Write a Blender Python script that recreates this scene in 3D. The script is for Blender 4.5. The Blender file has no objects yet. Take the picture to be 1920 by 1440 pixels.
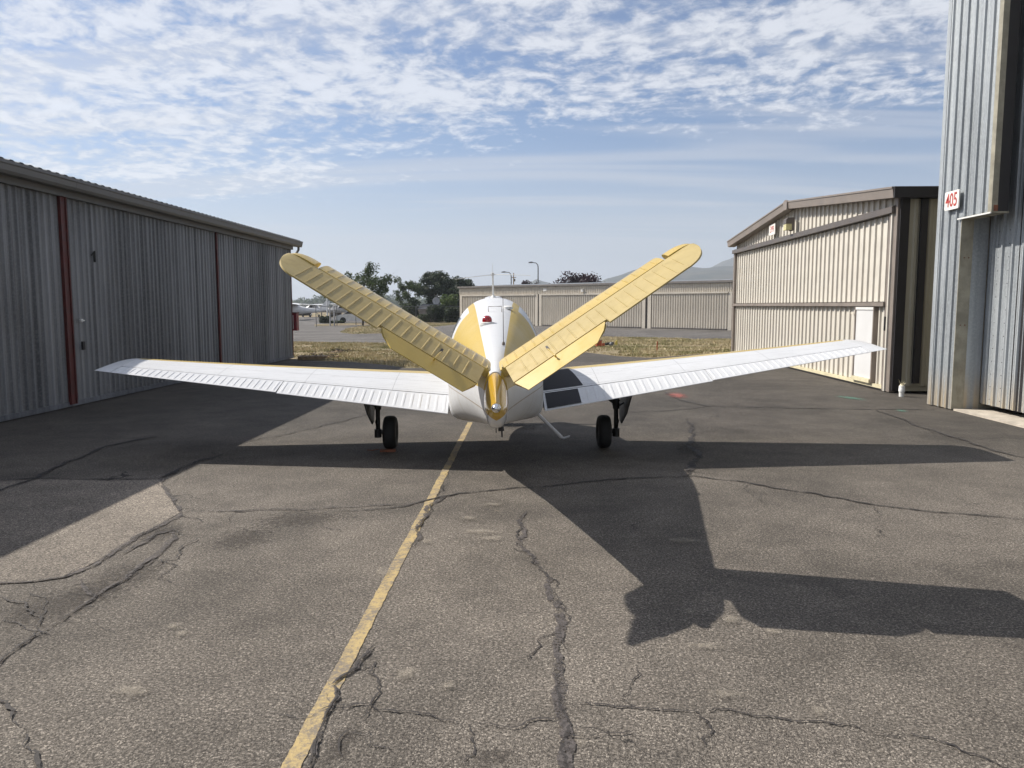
import bpy, bmesh, math, random
from mathutils import Vector, Matrix
R = math.radians
random.seed(7)
scene = bpy.context.scene
col = scene.collection

# ------------------------------------------------------------------ camera
F = 1443.0 / 1920.0              # focal length in image widths
PITCH = math.atan(147 / 1443.0)
CAM_Z = 1.9
TH = R(1.556)                    # camera looks 1.56 deg left of the taxi lane (+Y)
cam_d = bpy.data.cameras.new('camera')
cam_d.sensor_width = 36.0
cam_d.lens = 36.0 * F
cam_d.clip_start = 0.05
cam_d.clip_end = 40000
cam = bpy.data.objects.new('camera', cam_d)
col.objects.link(cam)
cam.location = (0, 0, CAM_Z)
cam.rotation_euler = (R(90) - PITCH, 0, TH)
scene.camera = cam

# ------------------------------------------------------------------ sun and sky
SUN = Vector((-1.01, 0.44, 1.0))          # towards the sun, in camera-aligned axes
SUN = Matrix.Rotation(TH, 3, 'Z') @ SUN
SUN.normalize()
sl = bpy.data.lights.new('sun', 'SUN')
sl.energy = 5.0
sl.angle = R(0.5)
sl.color = (1.0, 0.94, 0.85)
so = bpy.data.objects.new('sun', sl)
col.objects.link(so)
so.rotation_euler = SUN.to_track_quat('Z', 'Y').to_euler()
so.location = (-20, 20, 30)

world = bpy.data.worlds.new('World')
scene.world = world
world.use_nodes = True
wt = world.node_tree
for n in list(wt.nodes):
    wt.nodes.remove(n)
SKY_STRENGTH = 0.050


class NT:
    """small node-tree helper"""
    def __init__(self, tree):
        self.t = tree

    def n(self, kind, **kw):
        nd = self.t.nodes.new(kind)
        for k, v in kw.items():
            if k == 'inp':
                for i, val in v.items():
                    if hasattr(val, 'links') or isinstance(val, bpy.types.NodeSocket):
                        self.t.links.new(val, nd.inputs[i])
                    else:
                        nd.inputs[i].default_value = val
            else:
                setattr(nd, k, v)
        return nd

    def math(self, op, a, b=0.0, c=0.0, clamp=False):
        nd = self.n('ShaderNodeMath', operation=op, use_clamp=clamp)
        for i, v in enumerate((a, b, c)):
            if isinstance(v, bpy.types.NodeSocket):
                self.t.links.new(v, nd.inputs[i])
            else:
                nd.inputs[i].default_value = v
        return nd.outputs[0]

    def mix(self, f, a, b, blend='MIX'):
        nd = self.n('ShaderNodeMix', data_type='RGBA', blend_type=blend)
        for i, v in ((0, f), (6, a), (7, b)):
            if isinstance(v, bpy.types.NodeSocket):
                self.t.links.new(v, nd.inputs[i])
            else:
                nd.inputs[i].default_value = v if i == 0 else (*v[:3], 1)
        return nd.outputs[2]

    def noise(self, vec, scale, detail=4, rough=.55, dist=0.0):
        nd = self.n('ShaderNodeTexNoise', inp={'Scale': scale, 'Detail': detail, 'Roughness': rough, 'Distortion': dist})
        if vec is not None:
            self.t.links.new(vec, nd.inputs['Vector'])
        return nd.outputs['Fac']

    def remap(self, v, a, b, lo=0.0, hi=1.0, smooth=True):
        nd = self.n('ShaderNodeMapRange', interpolation_type='SMOOTHSTEP' if smooth else 'LINEAR')
        self.t.links.new(v, nd.inputs[0])
        for i, x in ((1, a), (2, b), (3, lo), (4, hi)):
            nd.inputs[i].default_value = x
        return nd.outputs[0]

    def scalevec(self, vec, s, loc=(0, 0, 0), rot=(0, 0, 0)):
        nd = self.n('ShaderNodeMapping', inp={'Scale': s, 'Location': loc, 'Rotation': rot})
        self.t.links.new(vec, nd.inputs['Vector'])
        return nd.outputs[0]

    def sep(self, vec):
        nd = self.n('ShaderNodeSeparateXYZ')
        self.t.links.new(vec, nd.inputs[0])
        return nd.outputs

    def comb(self, x, y, z):
        nd = self.n('ShaderNodeCombineXYZ')
        for i, v in enumerate((x, y, z)):
            if isinstance(v, bpy.types.NodeSocket):
                self.t.links.new(v, nd.inputs[i])
            else:
                nd.inputs[i].default_value = v
        return nd.outputs[0]


def build_sky():
    w = NT(wt)
    sky = w.n('ShaderNodeTexSky', sky_type='NISHITA')
    sky.sun_disc = False
    sky.sun_elevation = math.asin(SUN.z)
    sky.sun_rotation = math.atan2(SUN.x, SUN.y)
    sky.altitude = 200
    sky.air_density = 1.0
    sky.dust_density = .6
    sky.ozone_density = 1.6
    tc = w.n('ShaderNodeTexCoord')
    d = tc.outputs['Generated']
    x, y, z = w.sep(d)
    zc = w.math('MAXIMUM', z, 0.0)
    # cloud deck seen from below; the deck has thickness, so it does not thin to a line at the horizon
    zp = w.math('ADD', zc, .12)
    px = w.math('DIVIDE', x, zp)
    py = w.math('DIVIDE', y, zp)
    p = w.comb(px, py, 0.0)
    base = w.n('ShaderNodeVectorMath', operation='MULTIPLY')
    w.t.links.new(sky.outputs[0], base.inputs[0])
    base.inputs[1].default_value = (1.26, 1.40, 1.64)
    # thin stratus streaks low down
    st = w.noise(w.scalevec(p, (.35, 2.6, 1), rot=(0, 0, R(-14))), 1.0, 3, .5, .5)
    st = w.remap(st, .42, .62)
    st = w.math('MULTIPLY', st, w.remap(z, .03, .12))
    st = w.math('MULTIPLY', st, w.remap(z, .50, .22))
    # altocumulus deck: starts at ~11 deg elevation, broken into small cells
    edge_n = w.noise(w.scalevec(p, (.8, .8, 1), loc=(3.4, .7, 0)), 1.0, 3, .5)
    dist = w.math('ADD', py, w.math('MULTIPLY', px, .22))
    dist = w.math('ADD', dist, w.math('MULTIPLY', w.math('SUBTRACT', edge_n, .5), 1.3))
    deck = w.remap(dist, 3.75, 2.35)
    warp = w.n('ShaderNodeTexNoise', inp={'Scale': 3.0, 'Detail': 3.0})
    w.t.links.new(p, warp.inputs['Vector'])
    wv = w.n('ShaderNodeVectorMath', operation='MULTIPLY_ADD')
    w.t.links.new(warp.outputs['Color'], wv.inputs[0])
    wv.inputs[1].default_value = (.16, .16, 0)
    w.t.links.new(p, wv.inputs[2])
    pw = wv.outputs[0]
    cells = w.noise(w.scalevec(pw, (12.5, 12.0, 1), rot=(0, 0, R(25))), 1.0, 6, .60, .0)
    big = w.noise(w.scalevec(pw, (2.4, 2.9, 1), loc=(5.3, 2.2, 0), rot=(0, 0, R(-20))), 1.0, 3, .55)
    dens = w.math('ADD', w.math('MULTIPLY', cells, .62), w.math('MULTIPLY', big, .50))
    cover = w.math('ADD', dens, w.math('MULTIPLY', deck, .22))
    cover = w.math('SUBTRACT', cover, w.math('MULTIPLY', px, .012))
    cl = w.remap(cover, .66, .865)
    cl = w.math('MULTIPLY', cl, w.remap(deck, .0, .35))
    lum = w.remap(dens, .46, .70, .84, 1.08)
    bright = w.n('ShaderNodeVectorMath', operation='SCALE')
    bright.inputs[0].default_value = (13.2, 13.4, 13.9)
    w.t.links.new(lum, bright.inputs['Scale'])
    veil = w.mix(w.math('MULTIPLY', st, .46), base.outputs[0], (10.4, 10.7, 11.5))
    hz = w.remap(z, .24, .0, 0, .80)
    veil = w.mix(hz, veil, (9.2, 9.6, 10.5))
    out = w.mix(w.math('MULTIPLY', cl, .76), veil, bright.outputs[0])
    bg = w.n('ShaderNodeBackground', inp={'Color': out, 'Strength': SKY_STRENGTH})
    o = w.n('ShaderNodeOutputWorld')
    w.t.links.new(bg.outputs[0], o.inputs[0])


build_sky()
world.cycles.sampling_method = 'MANUAL'
world.cycles.sample_map_resolution = 256
scene.view_settings.view_transform = 'Standard'
scene.view_settings.look = 'None'
scene.view_settings.gamma = 1
scene.view_settings.use_curve_mapping = False
scene.view_settings.exposure = 0.40
scene.cycles.use_denoising = True
scene.cycles.denoiser = 'OPENIMAGEDENOISE'
scene.cycles.denoising_input_passes = 'RGB_ALBEDO_NORMAL'
scene.cycles.max_bounces = 4
scene.cycles.use_adaptive_sampling = True
scene.cycles.adaptive_threshold = .02
scene.cycles.volume_bounces = 0
scene.cycles.sample_clamp_indirect = 6


# ------------------------------------------------------------------ pixel helpers (photo pixel -> place)
def ray(x, y):
    a = (x - 960) / 1443.0
    b = -(y - 720) / 1443.0
    c, s = math.cos(PITCH), math.sin(PITCH)
    v = Vector((a, c + b * s, -s + b * c))
    return v


def tw(X, Y):                     # camera-aligned -> taxi-lane axes
    return (X * math.cos(TH) - Y * math.sin(TH), X * math.sin(TH) + Y * math.cos(TH))


def ground(x, y, z=0.0):
    r = ray(x, y)
    t = (z - CAM_Z) / r.z
    return tw(r.x * t, r.y * t)


def at(x, y, Y):
    r = ray(x, y)
    t = Y / r.y
    X, Yw = tw(r.x * t, r.y * t)
    return Vector((X, Yw, CAM_Z + r.z * t))


def lin(r, g, b):
    f = lambda c: c / 12.92 if c <= .04045 else ((c + .055) / 1.055) ** 2.4
    return (f(r / 255), f(g / 255), f(b / 255))


# ------------------------------------------------------------------ object helpers
def tag(o, label=None, cat=None, group=None, kind=None):
    if label: o['label'] = label
    if cat: o['category'] = cat
    if group: o['group'] = group
    if kind: o['kind'] = kind
    return o


def empty(name, loc=(0, 0, 0), rz=0.0):
    o = bpy.data.objects.new(name, None)
    col.objects.link(o)
    o.location = loc
    o.rotation_euler = (0, 0, rz)
    o.empty_display_size = .2
    return o


class MB:
    """collects geometry and builds ONE mesh object"""
    def __init__(self):
        self.v = []
        self.f = []
        self.m = []

    def add(self, verts, faces, mi=0):
        b = len(self.v)
        self.v += [tuple(p) for p in verts]
        for f in faces:
            self.f.append(tuple(i + b for i in f))
            self.m.append(mi)
        return self

    def box(self, x0, x1, y0, y1, z0, z1, mi=0):
        vs = [(x0, y0, z0), (x1, y0, z0), (x1, y1, z0), (x0, y1, z0), (x0, y0, z1), (x1, y0, z1), (x1, y1, z1), (x0, y1, z1)]
        fs = [(0, 3, 2, 1), (4, 5, 6, 7), (0, 1, 5, 4), (1, 2, 6, 5), (2, 3, 7, 6), (3, 0, 4, 7)]
        return self.add(vs, fs, mi)

    def prism(self, poly, d0, d1, axis='x', mi=0):
        """poly of 2-D points extruded along axis from d0 to d1"""
        def mk(p, d):
            return {'x': (d, p[0], p[1]), 'y': (p[0], d, p[1]), 'z': (p[0], p[1], d)}[axis]
        n = len(poly)
        vs = [mk(p, d0) for p in poly] + [mk(p, d1) for p in poly]
        fs = [tuple(range(n)), tuple(range(2 * n - 1, n - 1, -1))]
        for i in range(n):
            j = (i + 1) % n
            fs.append((i, i + n, j + n, j))
        return self.add(vs, fs, mi)

    def tube(self, pts, rad, n=8, mi=0, caps=True):
        pts = [Vector(p) for p in pts]
        if not isinstance(rad, (list, tuple)):
            rad = [rad] * len(pts)
        vs, fs = [], []
        up = None
        for i, p in enumerate(pts):
            if i == 0: d = pts[1] - p
            elif i == len(pts) - 1: d = p - pts[i - 1]
            else: d = (pts[i + 1] - pts[i - 1])
            d.normalize()
            if up is None:
                up = Vector((0, 0, 1)) if abs(d.z) < .9 else Vector((1, 0, 0))
            a = d.cross(up)
            if a.length < 1e-5:
                a = d.cross(Vector((0, 1, 0)))
            a.normalize()
            b = a.cross(d)
            for k in range(n):
                t = 2 * math.pi * k / n
                vs.append(p + (a * math.cos(t) + b * math.sin(t)) * rad[i])
        for i in range(len(pts) - 1):
            for k in range(n):
                k2 = (k + 1) % n
                fs.append((i * n + k, i * n + k2, (i + 1) * n + k2, (i + 1) * n + k))
        if caps:
            fs.append(tuple(range(n - 1, -1, -1)))
            fs.append(tuple((len(pts) - 1) * n + k for k in range(n)))
        return self.add(vs, fs, mi)

    def lathe(self, prof, origin=(0, 0, 0), axis='z', n=20, mi=0):
        """prof: list of (radius, height)"""
        ox, oy, oz = origin
        vs, fs = [], []
        for r, h in prof:
            for k in range(n):
                t = 2 * math.pi * k / n
                a, b = r * math.cos(t), r * math.sin(t)
                if axis == 'z': vs.append((ox + a, oy + b, oz + h))
                elif axis == 'x': vs.append((ox + h, oy + a, oz + b))
                else: vs.append((ox + b, oy + h, oz + a))
        for i in range(len(prof) - 1):
            for k in range(n):
                k2 = (k + 1) % n
                fs.append((i * n + k, i * n + k2, (i + 1) * n + k2, (i + 1) * n + k))
        fs.append(tuple(range(n - 1, -1, -1)))
        fs.append(tuple((len(prof) - 1) * n + k for k in range(n)))
        return self.add(vs, fs, mi)

    def grid(self, rows, mi=0, flip=False):
        """rows: list of equal-length lists of points"""
        nr, nc = len(rows), len(rows[0])
        vs = [p for r in rows for p in r]
        fs = []
        for i in range(nr - 1):
            for j in range(nc - 1):
                q = (i * nc + j, i * nc + j + 1, (i + 1) * nc + j + 1, (i + 1) * nc + j)
                fs.append(q[::-1] if flip else q)
        return self.add(vs, fs, mi)

    def xform(self, fn):
        self.v = [tuple(fn(Vector(p))) for p in self.v]
        return self

    def mesh(self, name, mats, smooth=None, fix=True):
        me = bpy.data.meshes.new(name)
        me.from_pydata(self.v, [], self.f)
        if not isinstance(mats, (list, tuple)):
            mats = [mats]
        for m in mats:
            me.materials.append(m)
        if any(self.m):
            me.polygons.foreach_set('material_index', self.m)
        if fix:
            bm = bmesh.new()
            bm.from_mesh(me)
            bmesh.ops.recalc_face_normals(bm, faces=bm.faces)
            bm.to_mesh(me)
            bm.free()
        if smooth is not None:
            me.polygons.foreach_set('use_smooth', [True] * len(me.polygons))
            me.set_sharp_from_angle(angle=R(smooth))
        me.update()
        return me

    def build(self, name, mats, parent=None, smooth=None, fix=True):
        o = bpy.data.objects.new(name, self.mesh(name, mats, smooth, fix))
        col.objects.link(o)
        if parent is not None:
            o.parent = parent
        return o


def inst(name, me, parent=None, loc=(0, 0, 0), rot=(0, 0, 0), scale=(1, 1, 1)):
    o = bpy.data.objects.new(name, me)
    col.objects.link(o)
    o.parent = parent
    o.location = loc
    o.rotation_euler = rot
    o.scale = scale
    return o


def text_mesh(txt, size, depth, mat, name, shear=0.0, bold=0.0):
    cu = bpy.data.curves.new(name, 'FONT')
    cu.body = txt
    cu.size = size
    cu.extrude = depth
    cu.offset = bold
    cu.align_x = 'CENTER'
    cu.align_y = 'CENTER'
    cu.shear = shear
    cu.resolution_u = 3
    tmp = bpy.data.objects.new(name + '_tmp', cu)
    col.objects.link(tmp)
    dg = bpy.context.evaluated_depsgraph_get()
    me = bpy.data.meshes.new_from_object(tmp.evaluated_get(dg))
    bpy.data.objects.remove(tmp)
    bpy.data.curves.remove(cu)
    me.name = name
    me.materials.clear()
    me.materials.append(mat)
    return me


# ------------------------------------------------------------------ materials
def material(name):
    m = bpy.data.materials.new(name)
    m.use_nodes = True
    nt = m.node_tree
    b = nt.nodes['Principled BSDF']
    return m, NT(nt), b


def simple(name, color, rough=.5, metal=0.0, var=.12, vscale=4.0, bump=0.0, bscale=60.0, coat=0.0, dirt=None, dirt_amt=.4):
    m, w, b = material(name)
    tc = w.n('ShaderNodeTexCoord').outputs['Object']
    n1 = w.noise(tc, vscale, 5, .6)
    c = w.mix(w.remap(n1, .3, .7), tuple(x * (1 - var) for x in color), tuple(min(1, x * (1 + var)) for x in color))
    if dirt:
        n2 = w.noise(w.scalevec(tc, (1, 1, .35)), vscale * 2.3, 7, .68)
        c = w.mix(w.math('MULTIPLY', w.remap(n2, .50, .74), dirt_amt), c, dirt)
    w.t.links.new(c, b.inputs['Base Color'])
    b.inputs['Metallic'].default_value = metal
    r = w.remap(n1, .3, .7, max(0, rough - .07), min(1, rough + .07))
    w.t.links.new(r, b.inputs['Roughness'])
    b.inputs['Coat Weight'].default_value = coat
    b.inputs['Coat Roughness'].default_value = .12
    if bump:
        bn = w.noise(tc, bscale, 5, .6)
        bp = w.n('ShaderNodeBump', inp={'Strength': 1.0, 'Distance': bump, 'Height': bn})
        w.t.links.new(bp.outputs[0], b.inputs['Normal'])
    return m


M = {}


def asphalt(name, dark, light, patch=False):
    m, w, b = material(name)
    tc = w.n('ShaderNodeTexCoord').outputs['Object']
    # aggregate: stones of about a centimetre
    vor = w.n('ShaderNodeTexVoronoi', feature='F1', inp={'Scale': 135.0, 'Randomness': 1.0})
    w.t.links.new(tc, vor.inputs['Vector'])
    cellc = w.n('ShaderNodeSeparateColor')
    w.t.links.new(vor.outputs['Color'], cellc.inputs[0])
    g = cellc.outputs[0]
    fine = w.noise(tc, 62.0, 4, .75)
    mid = w.noise(tc, 2.1, 5, .62)
    big = w.noise(tc, .33, 4, .55, .4)
    c = w.mix(w.remap(g, .15, .95), dark, light)
    c = w.mix(w.remap(fine, .36, .62), tuple(x * .34 for x in dark), c)  # shade between the stones painted in as dark crevices
    # scattered bright chips
    chips = w.remap(g, .90, .97)
    c = w.mix(w.math('MULTIPLY', chips, .5), c, tuple(min(1, x * 1.9) for x in light))
    sc = w.math('ADD', w.math('MULTIPLY', w.remap(mid, .3, .7), .30), w.math('MULTIPLY', w.remap(big, .34, .66), .46))
    sc = w.math('ADD', sc, .62)
    v = w.n('ShaderNodeVectorMath', operation='SCALE')
    w.t.links.new(c, v.inputs[0])
    w.t.links.new(sc, v.inputs['Scale'])
    c = v.outputs[0]
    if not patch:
        # darker with distance: grain self-shadow seen against the sun, painted into the colour
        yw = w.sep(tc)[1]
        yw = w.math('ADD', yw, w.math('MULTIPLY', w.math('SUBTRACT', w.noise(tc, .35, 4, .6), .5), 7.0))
        far_shade = w.remap(yw, 4.5, 14.0, 1.0, .50)
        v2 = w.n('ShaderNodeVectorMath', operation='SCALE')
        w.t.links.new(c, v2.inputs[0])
        w.t.links.new(far_shade, v2.inputs['Scale'])
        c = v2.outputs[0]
        # pale dusty stains, dark oily ones
        st = w.noise(w.scalevec(tc, (1, .62, 1)), 1.55, 5, .62, .3)
        gate = w.remap(w.noise(tc, .23, 2), .45, .6)
        c = w.mix(w.math('MULTIPLY', w.math('MULTIPLY', w.remap(st, .675, .74), gate), .55), c, (.36, .30, .22))
        oil = w.noise(w.scalevec(tc, (1, 1, 1), loc=(7, 3, 0)), .8, 5, .6, .5)
        c = w.mix(w.math('MULTIPLY', w.remap(oil, .60, .74), .45), c, tuple(x * .35 for x in dark))
        # hairline cracks
        cv = w.n('ShaderNodeTexVoronoi', feature='DISTANCE_TO_EDGE', inp={'Scale': .75})
        wn = w.n('ShaderNodeTexNoise', inp={'Scale': 2.2, 'Detail': 6.0})
        w.t.links.new(tc, wn.inputs['Vector'])
        wv = w.n('ShaderNodeVectorMath', operation='MULTIPLY_ADD')
        w.t.links.new(wn.outputs['Color'], wv.inputs[0])
        wv.inputs[1].default_value = (.9, .9, 0)
        w.t.links.new(tc, wv.inputs[2])
        w.t.links.new(wv.outputs[0], cv.inputs['Vector'])
        hair = w.remap(cv.outputs['Distance'], .0045, .0015)
        hg = w.remap(w.noise(tc, .42, 3), .50, .60)
        hair = w.math('MULTIPLY', hair, hg)
        c = w.mix(w.math('MULTIPLY', hair, .8), c, (.012, .011, .011))
    w.t.links.new(c, b.inputs['Base Color'])
    b.inputs['Roughness'].default_value = .82
    b.inputs['Specular IOR Level'].default_value = .35
    h = w.math('ADD', w.math('MULTIPLY', w.remap(vor.outputs['Distance'], 0, .6, 1, 0), .6), w.math('MULTIPLY', fine, .9))
    bp = w.n('ShaderNodeBump', inp={'Strength': .9, 'Distance': .008 if not patch else .004, 'Height': h})
    w.t.links.new(bp.outputs[0], b.inputs['Normal'])
    return m


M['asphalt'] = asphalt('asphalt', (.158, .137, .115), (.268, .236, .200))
M['asphalt_patch'] = asphalt('asphalt_patch', (.215, .184, .152), (.335, .290, .240), patch=True)
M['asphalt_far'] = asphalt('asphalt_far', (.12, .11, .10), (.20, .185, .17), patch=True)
def tar_mat(name, color, lo, hi):
    m, w, b = material(name)
    tc = w.n('ShaderNodeTexCoord').outputs['Object']
    c = w.mix(w.remap(w.noise(tc, 40, 6, .75), .35, .65), tuple(x * .6 for x in color), tuple(x * 1.35 for x in color))
    w.t.links.new(c, b.inputs['Base Color'])
    b.inputs['Roughness'].default_value = .75
    k = w.math('ADD', w.math('MULTIPLY', w.noise(tc, 55, 4, .7), .55), w.math('MULTIPLY', w.noise(tc, 5.0, 3, .6), .45))
    w.t.links.new(w.remap(k, lo, hi), b.inputs['Alpha'])
    bp = w.n('ShaderNodeBump', inp={'Strength': .6, 'Distance': .004, 'Height': w.noise(tc, 70, 5, .7)})
    w.t.links.new(bp.outputs[0], b.inputs['Normal'])
    return m


M['tar'] = tar_mat('tar', (.036, .031, .029), .38, .50)
M['tar_old'] = tar_mat('tar_old', (.082, .071, .067), .40, .56)


def line_paint():
    m, w, b = material('line_paint')
    tc = w.n('ShaderNodeTexCoord').outputs['Object']
    wear = w.noise(tc, 30, 8, .8)
    wear2 = w.noise(tc, 3.0, 5, .65)
    wear3 = w.noise(tc, 9.0, 6, .75, .6)
    x = w.math('ADD', w.math('MULTIPLY', wear, .62), w.math('MULTIPLY', wear2, .40))
    x = w.math('ADD', x, w.math('MULTIPLY', wear3, .26))
    f = w.remap(x, .57, .72)
    c = w.mix(f, (.45, .335, .15), (.19, .16, .125))
    w.t.links.new(c, b.inputs['Base Color'])
    b.inputs['Roughness'].default_value = .75
    bp = w.n('ShaderNodeBump', inp={'Strength': .9, 'Distance': .005, 'Height': w.noise(tc, 60, 5, .7)})
    w.t.links.new(bp.outputs[0], b.inputs['Normal'])
    return m


M['line'] = line_paint()


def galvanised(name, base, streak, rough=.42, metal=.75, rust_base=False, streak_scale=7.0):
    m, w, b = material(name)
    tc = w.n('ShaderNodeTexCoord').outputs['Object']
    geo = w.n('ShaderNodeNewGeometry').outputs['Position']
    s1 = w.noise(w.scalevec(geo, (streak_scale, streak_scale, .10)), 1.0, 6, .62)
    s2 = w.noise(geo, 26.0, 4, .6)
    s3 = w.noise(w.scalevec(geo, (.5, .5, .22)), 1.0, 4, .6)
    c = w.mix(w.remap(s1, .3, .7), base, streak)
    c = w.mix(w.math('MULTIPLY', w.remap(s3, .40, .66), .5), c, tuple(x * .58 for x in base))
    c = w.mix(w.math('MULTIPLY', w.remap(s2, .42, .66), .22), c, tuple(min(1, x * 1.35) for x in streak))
    if rust_base:
        z = w.sep(geo)[2]
        k = w.math('MULTIPLY', w.remap(z, .85, .05), w.remap(s1, .35, .62))
        c = w.mix(w.math('MULTIPLY', k, .6), c, (.50, .36, .17))
    w.t.links.new(c, b.inputs['Base Color'])
    b.inputs['Metallic'].default_value = metal
    w.t.links.new(w.remap(s2, .3, .7, rough - .08, rough + .14), b.inputs['Roughness'])
    bp = w.n('ShaderNodeBump', inp={'Strength': .35, 'Distance': .004, 'Height': w.noise(geo, 5.0, 4, .6)})
    w.t.links.new(bp.outputs[0], b.inputs['Normal'])
    return m


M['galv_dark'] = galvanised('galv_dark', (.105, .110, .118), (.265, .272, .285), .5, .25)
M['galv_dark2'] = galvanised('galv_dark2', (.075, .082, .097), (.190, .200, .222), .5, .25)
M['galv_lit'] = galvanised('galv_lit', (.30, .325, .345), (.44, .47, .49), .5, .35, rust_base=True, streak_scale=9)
M['galv_jamb'] = simple('galv_jamb', (.30, .28, .22), .55, .15, var=.25, vscale=3, dirt=(.16, .12, .07))
M['gutter'] = simple('gutter', (.14, .139, .137), .5, .1, var=.1, vscale=1.5, dirt=(.13, .12, .11), dirt_amt=.5)
M['roof_metal'] = simple('roof_metal', (.22, .23, .23), .45, .4, var=.2, vscale=2)
M['red_paint'] = simple('red_paint', (.085, .016, .014), .55, var=.25, vscale=6, dirt=(.06, .02, .018))
M['red_box'] = simple('red_box', (.16, .012, .02), .4, var=.15, vscale=6)
M['white_trim'] = simple('white_trim', (.70, .70, .68), .5, var=.06)
M['black_num'] = simple('black_num', (.004, .004, .004), .95)
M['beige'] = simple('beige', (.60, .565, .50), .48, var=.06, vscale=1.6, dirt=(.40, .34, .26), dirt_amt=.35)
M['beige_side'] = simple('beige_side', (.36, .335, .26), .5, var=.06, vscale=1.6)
M['bronze'] = simple('bronze', (.115, .098, .088), .42, .1, var=.12, vscale=2)
M['bronze_light'] = simple('bronze_light', (.23, .195, .17), .45, .1, var=.12, vscale=2)
M['near_black'] = simple('near_black', (.018, .016, .018), .55)
M['door_white'] = simple('door_white', (.64, .64, .64), .4, var=.03, vscale=2)
M['sill_cream'] = simple('sill_cream', (.62, .56, .38), .5, var=.1)
M['sign_white'] = simple('sign_white', (.76, .74, .70), .5, var=.05)
M['sign_red'] = simple('sign_red', (.42, .05, .04), .5, var=.2, vscale=20)
M['concrete'] = simple('concrete', (.46, .41, .34), .8, var=.15, vscale=5, bump=.003, bscale=40, dirt=(.22, .18, .13))
M['rust'] = simple('rust', (.20, .075, .04), .8, var=.3, vscale=12)
M['pvc'] = simple('pvc', (.78, .78, .76), .35, var=.05)
M['lamp_glass'] = simple('lamp_glass', (.60, .55, .28), .3, var=.1, vscale=20)
M['far_beige'] = simple('far_beige', (.58, .53, .45), .55, var=.08, vscale=.8)
M['far_trim'] = simple('far_trim', (.20, .18, .165), .5, var=.1)
M['far_dark'] = simple('far_dark', (.07, .062, .056), .6, var=.1)
M['shingle_dark'] = simple('shingle_dark', (.045, .047, .055), .7, var=.2)
M['steel_pole'] = simple('steel_pole', (.16, .16, .165), .5, .4)
M['fence_metal'] = simple('fence_metal', (.20, .20, .20), .5, .5)
M['wood'] = simple('wood', (.25, .18, .11), .8, var=.3, vscale=10)
M['orange'] = simple('orange', (.45, .085, .03), .6, var=.15)
M['green_mark'] = simple('green_mark', (.07, .33, .22), .7, var=.3, vscale=25)
M['red_mark'] = simple('red_mark', (.50, .10, .08), .7, var=.3, vscale=25)
M['plane_white'] = simple('plane_white', (.66, .66, .66), .35, var=.04)
M['car_white'] = simple('car_white', (.72, .72, .72), .25, var=.02, coat=.5)
M['dark_glass'] = simple('dark_glass', (.02, .025, .03), .1, var=.1)
M['rubber'] = simple('rubber', (.016, .016, .016), .75, var=.25, vscale=15)
M['yellow_obj'] = simple('yellow_obj', (.62, .50, .12), .6)
M['dish'] = simple('dish', (.45, .45, .46), .5)


# ================================================================== THE SETTING: ground sheets
def sheet(name, poly, z, mat, kind='structure', parent=None, label=None):
    mb = MB()
    mb.add([(x, y, z) for x, y in poly], [tuple(range(len(poly)))])
    o = mb.build(name, mat, parent, fix=False)
    if o.data.polygons[0].normal.z < 0:
        o.data.flip_normals()
    if parent is None:
        tag(o, label, None, None, kind)
    return o


def dry_ground():
    m, w, b = material('dry_ground')
    tc = w.n('ShaderNodeTexCoord').outputs['Object']
    a = w.noise(tc, .9, 7, .7)
    f = w.noise(tc, 14, 6, .75)
    g = w.noise(tc, .16, 4, .6)
    c = w.mix(w.remap(f, .35, .65), (.15, .115, .065), (.36, .29, .165))
    c = w.mix(w.math('MULTIPLY', w.remap(a, .5, .64), .75), c, (.24, .17, .11))
    c = w.mix(w.math('MULTIPLY', w.remap(g, .5, .64), .55), c, (.12, .125, .045))
    w.t.links.new(c, b.inputs['Base Color'])
    b.inputs['Roughness'].default_value = .95
    bp = w.n('ShaderNodeBump', inp={'Strength': 1, 'Distance': .05, 'Height': f})
    w.t.links.new(bp.outputs[0], b.inputs['Normal'])
    return m


M['dry_ground'] = dry_ground()
sheet('ground', [(-4400, -1400), (4400, -1400), (4400, 4400), (-4400, 4400)], -.02, M['dry_ground'])

# apron: everything between the hangars, as far as the grass verge
verge_near = [ground(548, 673), ground(600, 677), ground(660, 679), ground(720, 684), ground(760, 690), ground(800, 690),
              ground(1000, 690), ground(1060, 668), ground(1100, 661), ground(1160, 668), ground(1220, 671), ground(1320, 664), ground(1500, 655)]
apron_poly = [(-40, -25), (40, -25), (40, verge_near[-1][1])] + verge_near[::-1] + [(-40, verge_near[0][1])]
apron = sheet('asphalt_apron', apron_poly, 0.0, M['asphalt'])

# road and hardstand beyond the grass verge
road_near = [ground(x, y) for x, y in ((400, 636), (560, 640), (640, 641.5), (760, 643), (860, 640), (1000, 634), (1100, 630), (1200, 632), (1300, 635), (1400, 637), (1600, 640))]
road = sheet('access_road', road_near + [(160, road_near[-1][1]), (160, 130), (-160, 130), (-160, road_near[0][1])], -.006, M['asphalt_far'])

# lighter square patch, front left, with its sealed joint
patch_px = [(-140, 1102), (0, 1096), (60, 1093), (120, 1084), (200, 1044), (270, 1000), (337, 962), (318, 930), (298, 900), (200, 902), (77, 899), (-60, 905), (-300, 925)]
sheet('pavement_patch', [ground(x, y) for x, y in patch_px], .004, M['asphalt_patch'])


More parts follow.
